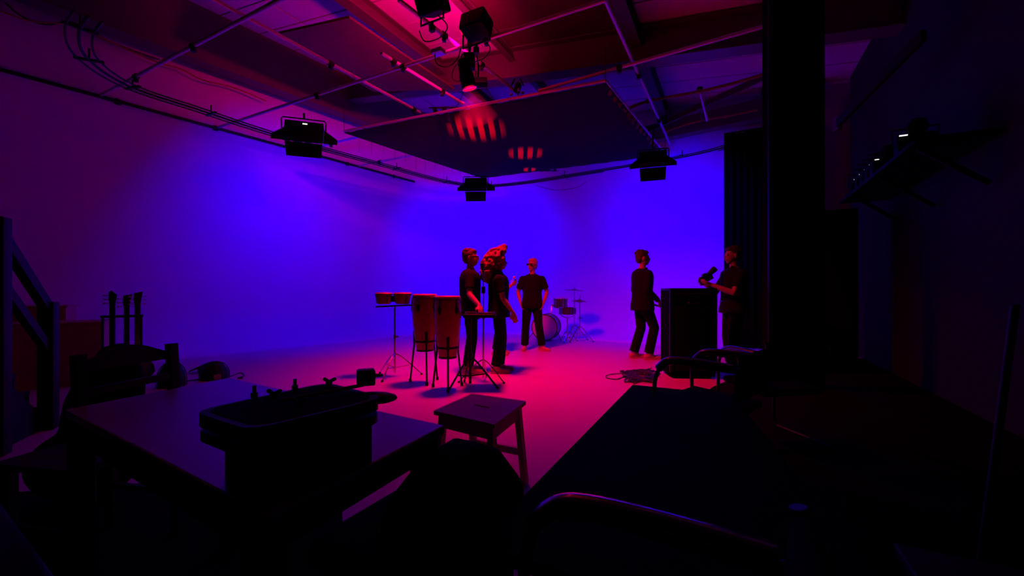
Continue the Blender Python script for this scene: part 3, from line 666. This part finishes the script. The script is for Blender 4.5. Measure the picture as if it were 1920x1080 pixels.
    MB().lathe([(0, 0), (.012, .001), (.012, .006), (0, .008)], sc((0, (.122*bk+.012), 1.0)), (0, 1, 0), 10).build('belt_buckle', CHROME, root)
    # shoes
    for L, ft in ((LR, footR), (LL, footL)):
        an = sc(L['a']); F = rotm('Z', ft); z = an.z-.083*s
        mb = MB()
        for y, rx, ry, hz, rz_ in ((-.045, .038, .045, .045, .045), (.03, .040, .07, .048, .046), (.12, .046, .075, .034, .033), (.165, .042, .05, .03, .028)):
            mb.ell(V((an.x, an.y, z+hz*s))+F@V((0, y*s, 0)), (rx*s, ry*s, rz_*s), 14, 10, F)
        mb.cyl(V((an.x, an.y, z+.05*s)), V((an.x, an.y, z+.11*s)), .045*s, .046*s, 14)
        sh_ = mb.fused('shoe', shoe or SHOE, root, .008, 2)
        sole = [F@V((x*s, y*s, 0)) for x, y in ((-.04, -.08), (-.045, .03), (-.05, .12), (-.04, .19), (0, .216), (.04, .19), (.05, .12), (.045, .03), (.04, -.08), (0, -.094))]
        MB().prism([(an.x+q.x, an.y+q.y) for q in sole], z+.001, z+.024*s).build('sole', shoe or SHOE, sh_)
    # face details
    for sx in (-1, 1): MB().ell(hd((sx*.031, .088, 1.664)), (.013*s, .008*s, .008*s), 10, 6, R3).build('eye', EYEM, root)
    MB().ell(hd((0, .1045, 1.605)), (.022*s, .008*s, .006*s), 10, 6, R3).build('mouth', LIPS, root)
    hm = hairm or HAIRD; mb = MB()
    if hair == 'short':
        mb.ell(hd((0, -.022, 1.697)), (.084*s*HS, .098*s*HS, .098*s*HS), 18, 12, R3); mb.ell(hd((0, -.055, 1.65)), (.074*s*HS, .058*s*HS, .075*s*HS), 14, 10, R3)
        mb.ell(hd((0, .045, 1.742)), (.062*s*HS, .045*s*HS, .04*s*HS), 12, 8, R3)
        rr = random.Random(3)
        for k in range(60):
            a = rr.uniform(0, 2*PI); b = rr.uniform(.25, 1.2); mb.ell(hd(V((0, -.022, 1.697))+V((.084*math.cos(a)*math.cos(b), .098*math.sin(a)*math.cos(b)-.006, .098*math.sin(b)))), .013*s*HS, 6, 4)
        mb.fused('hair', hm, root, .009, 1)
    elif hair == 'big':
        rr = random.Random(5)
        def blob(c, r, k, q):
            mb.ell(hd(c), tuple(x*s*HS*.92 for x in r), 16, 12, R3)
            for _ in range(k):
                d_ = V((rr.gauss(0, 1), rr.gauss(0, 1), rr.gauss(0, 1))).normalized(); mb.ell(hd(V(c)+V((d_.x*r[0], d_.y*r[1], d_.z*r[2]))), rr.uniform(.6, 1.25)*q*s*HS, 7, 5)
        blob((0, -.045, 1.72), (.135, .125, .125), 150, .022); blob((0, -.12, 1.62), (.165, .12, .15), 160, .024)
        blob((0, -.16, 1.50), (.165, .10, .13), 140, .024); blob((0, .03, 1.82), (.085, .07, .06), 60, .018); blob((0, .075, 1.865), (.042, .042, .042), 36, .014)
        mb.fused('hair', hm, root, .011, 1)
    if glasses:
        g = MB()
        for sx in (-1, 1):
            g.box(hd((sx*.035, .107, 1.664)), (.056*s*HS, .012*s*HS, .040*s*HS), R3, .005); g.beam(hd((sx*.066, .1, 1.672)), hd((sx*.086, -.01, 1.668)), .006, .012)
        g.box(hd((0, .112, 1.672)), (.03*s*HS, .008*s*HS, .012*s*HS), R3); g.build('sunglasses', GLOSSB, root)
    return root
# A: facing right, right hand on the pad
person('man in sunglasses and dark short sleeved shirt resting a hand on the percussion pad', (-.60, 6.0, 0), -PI/2+.12, 1.76, glasses=True, yaw=-.15,
       armR=dict(e=(.34, -.02, 1.13), w=(.545, .11, .985), d=(.55, .12, -.45), n=(.1, -.1, -1)), bulk=1.18, footR=-.1, footL=.15)
# B: long curls, seen from the side
person('person with a large mane of curly auburn hair standing beside the microphone stand', (-.19, 6.02, 0), -PI/2+.05, 1.70, hair='big', hairm=HAIRR, yaw=.1,
       armR=dict(e=(.25, .05, 1.12), w=(.25, .2, .91), d=(0, .25, -1), n=(-1, .3, 0)), legR=dict(k=(.10, .02, .5), a=(.11, -.04, .085)), legL=dict(k=(-.1, .05, .5), a=(-.12, .02, .085)), bulk=1.2)
# C: mostly hidden behind B
person('man in dark clothes mostly hidden behind the curly haired person', (-.24, 7.7, 0), -PI/2-.1, 1.80, hairm=HAIRL, yaw=0,
       armR=dict(e=(.2, .1, 1.16), w=(.05, .24, 1.27), d=(-.3, .5, .5), n=(-.6, -.5, .2)))
# D: facing the camera, hands in pockets
person('man in sunglasses facing the camera with both hands in his pockets', (.40, 8.25, 0), PI-.12, 1.80, bulk=1.1, hairm=HAIRL, glasses=True, yaw=-.45, pitch=.05,
       armR=dict(e=(.29, -.06, 1.14), w=(.225, .05, .93), d=(-.25, .15, -1), n=(-1, 0, 0)), armL=dict(e=(-.29, -.06, 1.14), w=(-.225, .05, .93), d=(.25, .15, -1), n=(1, 0, 0)),
       legR=dict(k=(.125, .03, .5), a=(.15, -.02, .085)), legL=dict(k=(-.13, .03, .5), a=(-.19, 0, .085)), footR=-.1, footL=.9)
# E: in a dark jacket walking to the right
person('man in a dark jacket stepping towards the tall black case', (2.26, 7.2, 0), -PI/2+.2, 1.86, top='jacket', bulk=1.15, yaw=-.2,
       armR=dict(e=(.25, -.06, 1.14), w=(.22, .16, .96), d=(0, .7, -.5), n=(-1, 0, -.2)), armL=dict(e=(-.25, -.02, 1.14), w=(-.22, .2, .98), d=(0, .7, -.5), n=(1, 0, -.2)),
       legR=dict(k=(.09, .16, .52), a=(.10, .06, .085)), legL=dict(k=(-.09, .02, .5), a=(-.1, -.10, .085)), footR=-.25, footL=-.1)
# F: camera operator
person('camera operator in dark clothes holding a camera beside the black curtain', (3.27, 6.15, 0), PI/2, 1.81, shoe=SHOED, yaw=.0, pitch=-.05, bulk=1.25,
       armR=dict(e=(.27, .12, 1.13), w=(.13, .36, 1.26), d=(-.25, .9, .45), n=(-.8, .0, .3)), armL=dict(e=(-.27, .14, 1.12), w=(-.1, .36, 1.24), d=(.15, .9, .3), n=(.5, -.2, .8)),
       legR=dict(k=(.12, .02, .5), a=(.13, -.03, .085)), legL=dict(k=(-.1, .05, .5), a=(-.1, .05, .085)))
cm = pd(1325, 521, 6.15)
root = thing('camera', 'small black camera with lens held out above the tall case', 'camera', cm, 0)
R = rotm('Y', -.5)
MB().box((0, 0, 0), (.15, .09, .10), R, .012).build('body', BLACK, root)
MB().lathe([(0, 0), (.035, 0), (.038, .06), (.045, .1), (.045, .13), (0, .13)], R@V((.05, 0, .03)), R@V((1, 0, .25))).build('lens', BLACKM, root)
MB().box(R@V((-.085, 0, -.02)), (.05, .08, .11), R, .02).build('hand_grip', BLACK, root)
MB().box(R@V((-.01, 0, .06)), (.06, .05, .03), R, .008).build('viewfinder', BLACK, root)
p = pd(964, 521, 7.62)
root = thing('drum_mallet', 'pale tipped mallet held up behind the curly haired person', 'mallet', p)
MB().cyl((-.07, .0, -.08), (0, 0, 0), .006, n=8).build('handle', WOODS, root); MB().ell((.0, 0, 0.01), (.025, .025, .022)).build('mallet_head', HIDE, root)
p = pd(1231, 573, 7.1)
root = thing('tablet', 'dark tablet held low by the man in the jacket', 'tablet', p, .2)
MB().box((0, 0, 0), (.2, .14, .012), rotm('Y', .3), .004).build('body', BLACK, root); MB().box((0, 0, .008), (.18, .12, .003), rotm('Y', .3)).build('screen', GLOSSB, root)

# ------------------------------------------------------------------ tall black case
root = thing('tall_case', 'tall black cabinet standing between the two men on the right', 'cabinet', (2.43, 5.75, 0), -.08)
wd, dp, ht = .58, .42, 1.18
MB().box((0, 0, ht/2+.012), (wd, dp, ht-.02), bev=.012).build('body', TOPB, root)
for sx in (-1, 1):
    for sy in (-1, 1):
        MB().beam((sx*(wd/2), sy*(dp/2), .08), (sx*(wd/2), sy*(dp/2), ht+.02), .03, .03).build('corner_edge', BLACKM, root)
        MB().lathe([(0, 0), (.03, 0), (.03, .03), (0, .03)], (sx*wd*.38, sy*dp*.36, .001), (0, 0, 1), 16).build('foot', BLACK, root)
for y in (-dp/2, dp/2): MB().beam((-wd/2, y, ht+.01), (wd/2, y, ht+.01), .03, .03).build('top_edge', BLACKM, root)
for x in (-wd/2, wd/2): MB().beam((x, -dp/2, ht+.01), (x, dp/2, ht+.01), .03, .03).build('top_edge', BLACKM, root)
MB().box((.0, -dp/2-.004, ht-.03), (wd*.86, .008, .05), rotm('X', -.35)).build('top_strip', GLOSSB, root)
d_ = MB().box((0, -dp/2-.008, ht*.45), (wd*.84, .012, ht*.72), bev=.004).build('door', BLACK, root)
MB().tube([(-.07, -dp/2-.014, ht*.86), (-.06, -dp/2-.045, ht*.85), (.06, -dp/2-.045, ht*.85), (.07, -dp/2-.014, ht*.86)], .008, 6).build('handle', BLACKM, d_)

# ------------------------------------------------------------------ floor clutter
rr = random.Random(11)
def cable(name, label, pts, r=.008, m=None, grp=None):
    root = thing(name, label, 'cable', V(pts[0]), 0, grp); p0 = V(pts[0])
    MB().tube([V(p)-p0 for p in spline(pts, 6)], r, 6).build('cable', m or CABLE, root)
    MB().cyl(V(pts[-1])-p0, V(pts[-1])-p0+V((.05, .02, 0)), r*1.8, n=8).build('plug', BLACK, root)
for k, lab in enumerate(('tangled black cable on the floor left of the black cabinet, front loop', 'tangled black cable on the floor left of the black cabinet, middle loop', 'tangled black cable on the floor left of the black cabinet, rear loop')):
    pts = []
    for i in range(26):
        x = 1195+24*math.sin(i*1.7+k*2)+rr.uniform(-8, 8)+k*6; y = 705+9*math.cos(i*1.1+k)+rr.uniform(-4, 4); q = pz(x, y, .012+.006*(i % 3)); pts.append(q)
    cable('tangled_cable', lab, pts, .008, None, 'tangled cables on the floor')
cable('floor_cable', 'long thin cable lying on the pink floor beside the tangle', [pz(x, y, .008) for x, y in ((1222, 690), (1190, 698), (1165, 700), (1140, 703), (1137, 708), (1155, 711), (1168, 707))], .006)
cable('floor_cable', 'thin cable looping on the floor beside the mesh dome', [pz(x, y, .008) for x, y in ((340, 716), (375, 711), (425, 707), (450, 699), (458, 704), (446, 709))], .007)
cable('floor_cable', 'thin cable along the foot of the blue wall right of the black cabinet', [pz(x, y, .008) for x, y in ((1334, 636), (1342, 639), (1350, 637), (1358, 641), (1366, 638))], .015)
def dome(label, px, py, r, h, red=False):
    p = pz(px, py, .0); root = thing('mesh_dome', label, 'dome', p, 0, 'dome shaped lamp guards')
    prof = [(r*1.0, 0), (r*1.0, h*.28)]+[(r*math.cos(t), h*.28+h*.72*math.sin(t)) for t in [PI/2*k/8 for k in range(1, 9)]]
    MB().lathe([(max(a-.012, .001), b*.97) for a, b in prof], n=32).build('inner_shell', MESHM, root)
    for k in range(14):
        a = k*2*PI/14; MB().tube([(x*math.cos(a), x*math.sin(a), z) for x, z in prof], .004, 5).build('wire_rib', BLACKM, root)
    for x, z in prof[1:8:2]: MB().tube([(x*math.cos(t), x*math.sin(t), z) for t in [i*PI/12 for i in range(24)]], .004, 5, True).build('wire_hoop', BLACKM, root)
    if red: MB().box((r*.75, -r*.75, h*.2), (.08, .04, .07), rotm('Z', .7), .01).build('label_plate', PLY, root)
dome('wire mesh dome on the floor near the left wall', 402, 710, .17, .23, True)
dome('wire mesh dome behind the post of the wooden chair', 322, 724, .15, .30)
root = thing('folded_flap', 'thin dark folded sheet propped on the floor beside the mesh dome', 'sheet', pz(372, 700, 0), .5)
MB().plate([(-.12, 0, .02), (.14, 0, .12), (.1, 0, .14), (-.1, .0, .05)], (0, .14, -.01)).build('sheet', BLACK, root); MB().box((0, .07, .04), (.03, .1, .08)).build('prop', BLACK, root)

# guitars on a rack
gp = pz(236, 728, 0)
root = thing('guitar_rack', 'black rack holding three guitars near the left wall', 'rack', gp, .75)
MB().beam((-.22, .08, .86), (.16, .08, .86), .03, .03).build('neck_bar', BLACKM, root)
for sx in (-.2, .14): MB().cyl((sx, .08, .03), (sx, .08, .86), .013).cyl((sx, -.18, .015), (sx, .26, .015), .012).build('side_frame', BLACKM, root)
MB().beam((-.22, -.14, .08), (.16, -.14, .08), .03, .03).build('floor_bar', BLACKM, root)
for i, (px, zt, lab, hs) in enumerate(((214, 1.17, 'guitar with a curled headstock, leftmost in the rack', -1), (236, 1.13, 'slim guitar in the middle of the rack', 1), (252, 1.16, 'guitar with a broad headstock, rightmost in the rack', 1))):
    p = pz(px, 730, 0)+V((0, -.02+.03*i, .1)); root = thing('guitar', lab, 'guitar', p, .75+.2*(i-1), 'guitars in the rack'); z = zt-.1
    out = [(0, 0), (.12, .015), (.165, .08), (.155, .16), (.115, .225), (.125, .30), (.10, .36), (.03, .385)]
    MB().plate([(x, 0, y) for x, y in out]+[(-x, 0, y) for x, y in out[::-1]], (0, .045, 0)).build('body', SHELL, root)
    MB().beam((0, -.005, .36), (0, -.005, z-.17), .05, .022, up=(0, 1, 0)).build('neck', WOODD, root)
    MB().plate([(-.022, -.01, z-.18), (.022, -.01, z-.18), (.04, -.01, z-.05), (.03*hs+.02, -.01, z), (-.03, -.01, z-.02), (-.035, -.01, z-.1)], (0, .018, 0)).build('headstock', WOODD, root)
    for k in range(3):
        for sx in ((-1, 1) if hs > 0 else (-1,)): MB().cyl((sx*.03, 0, z-.15+.045*k), (sx*.07, 0, z-.15+.045*k), .005, n=6).ell((sx*.075, 0, z-.15+.045*k), (.012, .006, .01), 8, 6).build('tuning_peg', CHROME, root)
    MB().box((0, -.012, .12), (.08, .012, .015)).build('bridge', CHROME, root)
    for k in range(4): MB().cyl((-.015+.01*k, -.02, .12), (-.012+.008*k, -.022, z-.17), .0012, n=4).build('string', CHROME, root)

# plywood boxes against the left wall, stair and rails
b0 = pz(150, 700, 0)
for lab, c, sz in (('reddish plywood box against the left wall, the lower one', (-5.72, 5.2), (.95, .6, .76)), ('taller reddish plywood box behind the stair post', (-6.45, 5.45), (.95, .6, .95))):
    root = thing('plywood_box', lab, 'box', (c[0], c[1], 0), .64, 'plywood boxes by the left wall')
    MB().box((0, 0, sz[2]/2), (sz[0], sz[1], sz[2]), bev=.004).build('box_body', PLY, root, smooth=False)
    MB().box((0, 0, sz[2]+.011), (sz[0]+.03, sz[1]+.03, .02)).build('lid', PLY, root, smooth=False)
    MB().box((0, -sz[1]/2-.002, sz[2]*.7), (.12, .006, .035), bev=.002).build('hand_hole', BLACK, root)
n1 = V((-3.9, 3.5, 0)); n2 = V((-3.62, 2.93, 0))
root = thing('stair_rail', 'dark wooden stair with posts and sloping handrails at the left edge', 'stair', n1); up = V((0, 0, 1)); dv = (n2-n1)
MB().box((0, 0, .535), (.1, .1, 1.07), rotm('Z', .45), .006).build('newel_post', WOODD, root)
MB().box(dv+V((0, 0, .84)), (.1, .1, 1.68), rotm('Z', .45), .006).build('newel_post', WOODD, root)
MB().beam(up*1.0, dv+up*1.58, .06, .08).build('handrail', WOODD, root)
MB().beam(up*.66, dv+up*1.24, .05, .07).build('lower_rail', WOODD, root)
sd_ = V((dv.y, -dv.x, 0)).normalized()
for k in range(5):
    q = dv*(.15+.28*k)-sd_*-.45+up*(.17*(k+1)); MB().beam(q-sd_*.4, q+sd_*.4, .26, .035).build('tread', WOODD, root)
    MB().beam(q-sd_*.4-up*.085-dv.normalized()*.11, q+sd_*.4-up*.085-dv.normalized()*.11, .02, .15).build('riser', WOODD, root)
MB().plate([sd_*.04, dv*1.6+sd_*.04, dv*1.6+sd_*.04+up*.95, sd_*.04+up*.12], sd_*.03).build('stringer', WOODD, root)

# ------------------------------------------------------------------ left table, case, chairs
TZ = .75
ta, tb, tcn, td = V((-1.527, 1.42, 0)), V((-1.325, 1.95, 0)), V((-.20, 1.253, 0)), V((-.431, .738, 0))
tcen = (ta+tb+tcn+td)/4; lx = (tcn-tb).normalized(); ang = math.atan2(lx.y, lx.x)
root = thing('work_table', 'large table with a dark smooth top and square legs at front left', 'table', tcen, 0)
rel = [p-tcen for p in (ta, td, tcn, tb)]
top = [(p.x, p.y) for p in rel]
o = MB().prism(top, TZ-.028, TZ).build('table_top', TABLET, root, smooth=False); bv = o.modifiers.new('edge', 'BEVEL'); bv.width = .006; bv.segments = 2
for p in rel:
    q = p*.90; MB().box((q.x, q.y, (TZ-.03)/2), (.06, .06, TZ-.032), rotm('Z', ang), .004).build('leg', WOODD, root)
for i in range(4):
    p, q = rel[i]*.90, rel[(i+1) % 4]*.90; MB().beam(p+V((0, 0, TZ-.07)), q+V((0, 0, TZ-.07)), .025, .07).build('apron', WOODD, root)
p, q = rel[1]*.90, rel[2]*.90; MB().beam(p+V((0, 0, .3)), q+V((0, 0, .3)), .03, .05).build('stretcher', WOODD, root)
# black case with a flat tray of small hardware
TR = .90
cl, cb, cr, cf = pz(362, 771, TR), pz(612, 717, TR), pz(722, 745, TR), pz(470, 806, TR)
cc = (cl+cb+cr+cf)/4; base = V((cc.x, cc.y, TZ)); rp = [p-cc for p in (cl, cf, cr, cb)]
root = thing('equipment_case', 'black case with a flat open lid holding clamps, standing on the work table', 'case', base)
def rounded(poly, k, rad=.18):
    out = []
    n_ = len(poly)
    for i in range(n_):
        p, a, b = V(poly[i]), V(poly[i-1]), V(poly[(i+1) % n_])
        for t in (0, .25, .5, .75, 1): s0, s1 = p.lerp(a, rad), p.lerp(b, rad); q = s0.lerp(p, t).lerp(p.lerp(s1, t), t); out.append((q.x*k, q.y*k))
    return out
MB().prism([(x+.016, y) for x, y in rounded(rp, .80, .08)], 0.001, .11).build('case_body', BLACK, root)
MB().prism(rounded(rp, 1.0), .092, .112).build('lower_lip', BLACK, root)
MB().prism(rounded(rp, 1.01), .122, .150).build('lid_tray', BLACK, root)
MB().prism(rounded(rp, .9), .150, .1515).build('tray_liner', CLOTHB, root)
def tr(px, py, z=TR): q = pz(px, py, z)-base; return q
for px, py in ((477, 745), (553, 731)):
    q = tr(px, py); MB().cyl(q, q+V((0, 0, .028)), .0045, n=8).cyl(q, q+V((0, 0, .012)), .008, n=8).build('bolt', BLACKM, root)
for px, py in ((513, 748), (617, 724), (559, 765)):
    q = tr(px, py); mb = MB().box(q+V((0, 0, .008)), (.014, .014, .016), bev=.003)
    for sx in (-1, 1): mb.cap([(q+V((0, 0, .012)), .004), (q+V((sx*.013, .003, .018)), .005)])
    mb.build('wing_clamp', BLACK, root)
q0, q1 = tr(525, 752, TR+.01), tr(680, 722, TR+.012)
MB().cyl(q0, q1, .005, n=8).build('arm', BLACKM, root); 
q = tr(686, 729, TR)+V((0, 0, .03)); MB().box(q, (.045, .04, .04), rotm('Z', .4), .005).build('small_lamp_head', BLACK, root)
MB().cyl(q+V((.02, 0, .004)), q+V((.045, .0, .006)), .006, .003, 8).build('chrome_tip', CHROME, root)
MB().ell(tr(700, 746, TR-.012), (.06, .035, .014), 16, 8).build('rounded_flap', BLACK, root)
MB().tube([(rp[1]+(rp[2]-rp[1])*t)*.8+V((0, 0, z)) for t, z in ((.35, .06), (.4, .045), (.6, .045), (.65, .06))], .006, 6).build('carry_handle', BLACKM, root)
# wooden chair behind the table
pr, pl = V((-1.60, 1.985, 0)), V((-1.665, 1.62, 0)); cd = (pr-pl); wch = cd.length; cdir = cd.normalized(); cf_ = V((-cdir.y, cdir.x, 0)); cin = V((cdir.y, -cdir.x, 0))
root = thing('wooden_chair', 'dark wooden chair with an arched top rail behind the work table', 'chair', pl)
for q in (V((0, 0, 0)), cd): MB().beam(q+V((0, 0, .005))-cin*-.0, q+V((0, 0, .45)), .035, .035).beam(q+V((0, 0, .44)), q+V((0, 0, .905))+cf_*.03, .036, .036).build('back_leg', WOODD, root)
for q in (cf_*.38, cd+cf_*.38): MB().beam(q+V((0, 0, .005)), q+V((0, 0, .44)), .036, .036).build('front_leg', WOODD, root)
seat = [(-cdir*.03), (-cdir*.03+cf_*.42), (cd+cdir*.03+cf_*.42), (cd+cdir*.03)]
MB().prism([(q.x, q.y) for q in seat], .44, .465).build('seat', WOODD, root)
pts = []
for k in range(11): t = k/10; pts.append(cd*t+V((0, 0, .868+.055*math.sin(PI*t)**1.5))+cf_*.028)
low = [cd*t+V((0, 0, .835))+cf_*.026 for t in [k/10 for k in range(10, -1, -1)]]
MB().plate(pts+low, cf_*.02).build('top_rail', WOODD, root)
for z in (.755, .62): MB().beam(V((0, 0, z))+cf_*.015, cd+V((0, 0, z))+cf_*.015, .018, .03).build('back_slat', WOODD, root)
for q, q2 in ((V((0, 0, .2)), cf_*.38+V((0, 0, .2))), (cd+V((0, 0, .2)), cd+cf_*.38+V((0, 0, .2)))): MB().beam(q, q2, .02, .025).build('stretcher', WOODD, root)
# black bag on that chair side, dark jacket heap
root = thing('black_bag', 'soft black bag slumped left of the wooden chair', 'bag', (-2.3, 2.35, 0), .3)
mb = MB().ell((0, 0, .38), (.19, .16, .38), 16, 12).ell((.04, .02, .60), (.14, .12, .23), 14, 10).ell((-.08, 0, .2), (.26, .2, .2), 14, 10)
mb.fused('bag_body', CLOTHB, root, .03, 4); MB().tube(spline([(-.1, .08, .7), (-.05, .08, .815), (.08, .08, .83), (.12, .08, .7)], 6), .012, 6).build('strap', BLACK, root)
# bench / trunk in the lower left foreground
dr = (td-ta).normalized(); nn = V((dr.y, -dr.x, 0)); nn = nn if nn.y < 0 else -nn
bc = (ta+td)/2+nn*.52-dr*.12
root = thing('storage_box', 'long low black storage box on the floor in front of the work table', 'box', bc, math.atan2(dr.y, dr.x))
MB().box((0, 0, .235), (1.5, .78, .42), bev=.03).build('box_body', BLACK, root)
MB().box((0, 0, .43), (1.52, .80, .05), bev=.02).build('lid', BLACK, root)
for sx in (-.5, .5): MB().box((sx, .395, .39), (.06, .015, .07), bev=.004).build('latch', BLACKM, root)
for sx in (-.68, .68):
    for sy in (-.32, .32): MB().lathe([(0, 0), (.03, 0), (.03, .03), (0, .03)], (sx, sy, .001)).build('foot', BLACK, root)
# low tub chair tucked against the table
root = thing('tub_chair', 'low black padded chair between the work table and the low table', 'chair', (-.19, 1.2, 0), A1)
mb = MB()
prof = [(-.25, .30), (-.27, .50), (-.22, .64), (-.08, .705), (.06, .71), (.16, .66), (.24, .58), (.32, .50), (.34, .35), (.3, .28)]
mb.plate([(x, -.10, z) for x, z in prof], (0, .13, 0))
o = mb.build('backrest', CLOTHB, root); bv = o.modifiers.new('pad', 'BEVEL'); bv.width = .025; bv.segments = 3
MB().box((.03, .17, .40), (.46, .36, .09), bev=.03).build('seat', CLOTHB, root)
for sx in (-.16, .2):
    for sy in (-.03, .3): MB().cyl((sx, sy, .36), (sx, sy, .003), .014, .011).build('leg', BLACKM, root)
# step stool
sz = .50
sl, sn, sr, sf = pz(813, 770, sz), pz(927, 796, sz), pz(986, 752, sz), pz(885, 738, sz)
scn = (sl+sn+sr+sf)/4; sb = V((scn.x, scn.y, 0)); rs = [p-scn for p in (sl, sn, sr, sf)]
root = thing('step_stool', 'square wooden stool with a grip slot in its seat', 'stool', sb)
hxd = ((rs[1]-rs[0])).normalized(); hyd = ((rs[2]-rs[1])).normalized()
hole = [hxd*a+hyd*b for a, b in ((-.055, -.012), (.055, -.012), (.055, .012), (-.055, .012))]
def stool_top():
    bm = bmesh.new(); t = []
    for z in (sz-.022, sz):
        O = [bm.verts.new((p.x, p.y, z)) for p in rs]; I = [bm.verts.new((p.x, p.y, z)) for p in hole]
        for i in range(4): bm.faces.new((O[i], O[(i+1) % 4], I[(i+1) % 4], I[i]))
        t.append((O, I))
    for i in range(4):
        j = (i+1) % 4; bm.faces.new((t[0][0][i], t[0][0][j], t[1][0][j], t[1][0][i])); bm.faces.new((t[0][1][i], t[0][1][j], t[1][1][j], t[1][1][i]))
    bmesh.ops.recalc_face_normals(bm, faces=bm.faces[:]); me = bpy.data.meshes.new('seat'); bm.to_mesh(me); bm.free(); me.materials.append(WOODS)
    o = bpy.data.objects.new('seat', me); COL.objects.link(o); o.parent = root
stool_top()
for p in rs: MB().beam(p*.80+V((0, 0, sz-.022)), p*.98+V((0, 0, .002)), .032, .05, up=hyd).build('leg', WOODS, root)
for i in range(4):
    p, q = rs[i]*.82, rs[(i+1) % 4]*.82; MB().beam(p+V((0, 0, sz-.06)), q+V((0, 0, sz-.06)), .02, .07).build('apron', WOODS, root)
for i in (0, 2):
    p, q = rs[i]*.90, rs[(i+1) % 4]*.90; MB().beam(p+V((0, 0, .2)), q+V((0, 0, .2)), .02, .04).build('rung', WOODS, root)

# ------------------------------------------------------------------ low table and tubular armchairs on the right
LZ = .50
t0, t1_ = pz(891, 1020, LZ), pz(1186, 721, LZ); dd = (t1_-t0); 
e2 = V((E2.x, E2.y, 0)); q = [t0, t0+e2*.95, t1_+e2*.62, t1_]
cc = sum(q, V())/4; cc.z = 0; root = thing('low_table', 'long low black table stretching across the right foreground', 'table', cc)
o = MB().prism([(p.x-cc.x, p.y-cc.y) for p in q], LZ-.03, LZ).build('table_top', TOPB, root, smooth=False); bv = o.modifiers.new('edge', 'BEVEL'); bv.width = .003
for p in q: w_ = (V((p.x, p.y, 0))-cc)*.92; MB().box((w_.x, w_.y, (LZ-.03)/2), (.05, .05, LZ-.034), rotm('Z', A1)).build('leg', BLACKM, root)
for i in range(4):
    a, b = [(V((q[j % 4].x, q[j % 4].y, 0))-cc)*.92+V((0, 0, LZ-.06)) for j in (i, i+1)]; MB().beam(a, b, .02, .05).build('apron', BLACKM, root)
def armchair(label, armf, rz, az=.68):
    # local: +X forward of the sitter, +Y to the side; armf = front end of the arm on the +Y... side given
    root = thing('tubular_armchair', label, 'chair', (armf[0], armf[1], 0), rz, 'tubular armchairs around the low table')
    for sy in (0, 1):
        y = .54*sy
        pts = [(-.46, y, .79), (-.47, y, az+.05), (-.44, y, az), (-.1, y, az+.008), (-.04, y, az-.005), (.02, y, az-.05), (.05, y, az-.14), (.05, y, .42), (.06, y, .1), (.03, y, .03), (-.03, y, .02), (-.46, y, .02)]
        MB().tube(spline(pts, 4), .0135, 10).build('tube_frame', BLACKM, root)
        MB().tube(spline([(-.43, y, az+.012), (-.25, y, az+.022), (-.1, y, az+.02), (-.03, y, az+.004), (.025, y, az-.045)], 5), [.027]*21, 10).build('arm_pad', GLOSSB, root)
    MB().tube([(-.46, 0, .02), (-.46, .54, .02)], .0135, 8).build('floor_bar', BLACKM, root)
    MB().box((-.2, .27, .43), (.46, .5, .05), rotm('Y', -.06), .02).build('seat', CLOTHB, root)
    MB().box((-.45, .27, .65), (.04, .5, .28), rotm('Y', -.12), .018).build('backrest', CLOTHB, root)
    MB().tube([(-.2, 0, .42), (-.2, .54, .42)], .011, 8).build('seat_bar', BLACKM, root)
    return root
fa = math.atan2(-E2.y, -E2.x)
a0 = pz(1022, 950, .68)
armchair('black tubular armchair nearest the camera, its arm catching blue and red light', (a0.x, a0.y), fa, .68)
a1 = pz(1310, 663, .70)
armchair('black tubular armchair at the far end of the low table', (a1.x, a1.y), fa-.35, .70)
armchair('black tubular armchair in the dark right of the far end of the low table', (2.25, 3.5), fa-.9, .68)
# right foreground: slim pole, side cabinet with a closed laptop
root = thing('slim_pole', 'slim dark pole standing in the dark at the right edge', 'pole', (1.02, .98, 0))
MB().cyl((0.02, 0, .03), (.19, .02, 1.12), .008).build('pole', BLACKM, root); MB().lathe([(0, 0), (.13, .002), (.13, .016), (.02, .03), (0, .03)], (.02, 0, .001)).build('base', BLACKM, root)
root = thing('side_cabinet', 'dark brown low cabinet in the lower right corner', 'cabinet', (1.02, .62, 0), A2)
MB().box((0, 0, .29), (.55, .38, .54), bev=.006).build('body', WOODD, root); MB().box((0, 0, .575), (.58, .41, .025), bev=.004).build('cabinet_top', WOODD, root)
d_ = MB().box((-.14, .195, .28), (.26, .015, .46), bev=.003).build('door', WOODD, root); MB().ell((-.03, .21, .3), .012).build('knob', CHROME, d_)
d_ = MB().box((.14, .195, .28), (.26, .015, .46), bev=.003).build('door', WOODD, root); MB().ell((.03, .21, .3), .012).build('knob', CHROME, d_)
root = thing('laptop', 'closed laptop lying on the brown cabinet in the lower right corner', 'laptop', (.93, .68, .589), A2+.6)
MB().box((0, 0, .007), (.3, .21, .012), bev=.004).build('base', BLACKM, root); MB().box((0, 0, .0185), (.3, .21, .008), bev=.003).build('lid', GLOSSB, root)
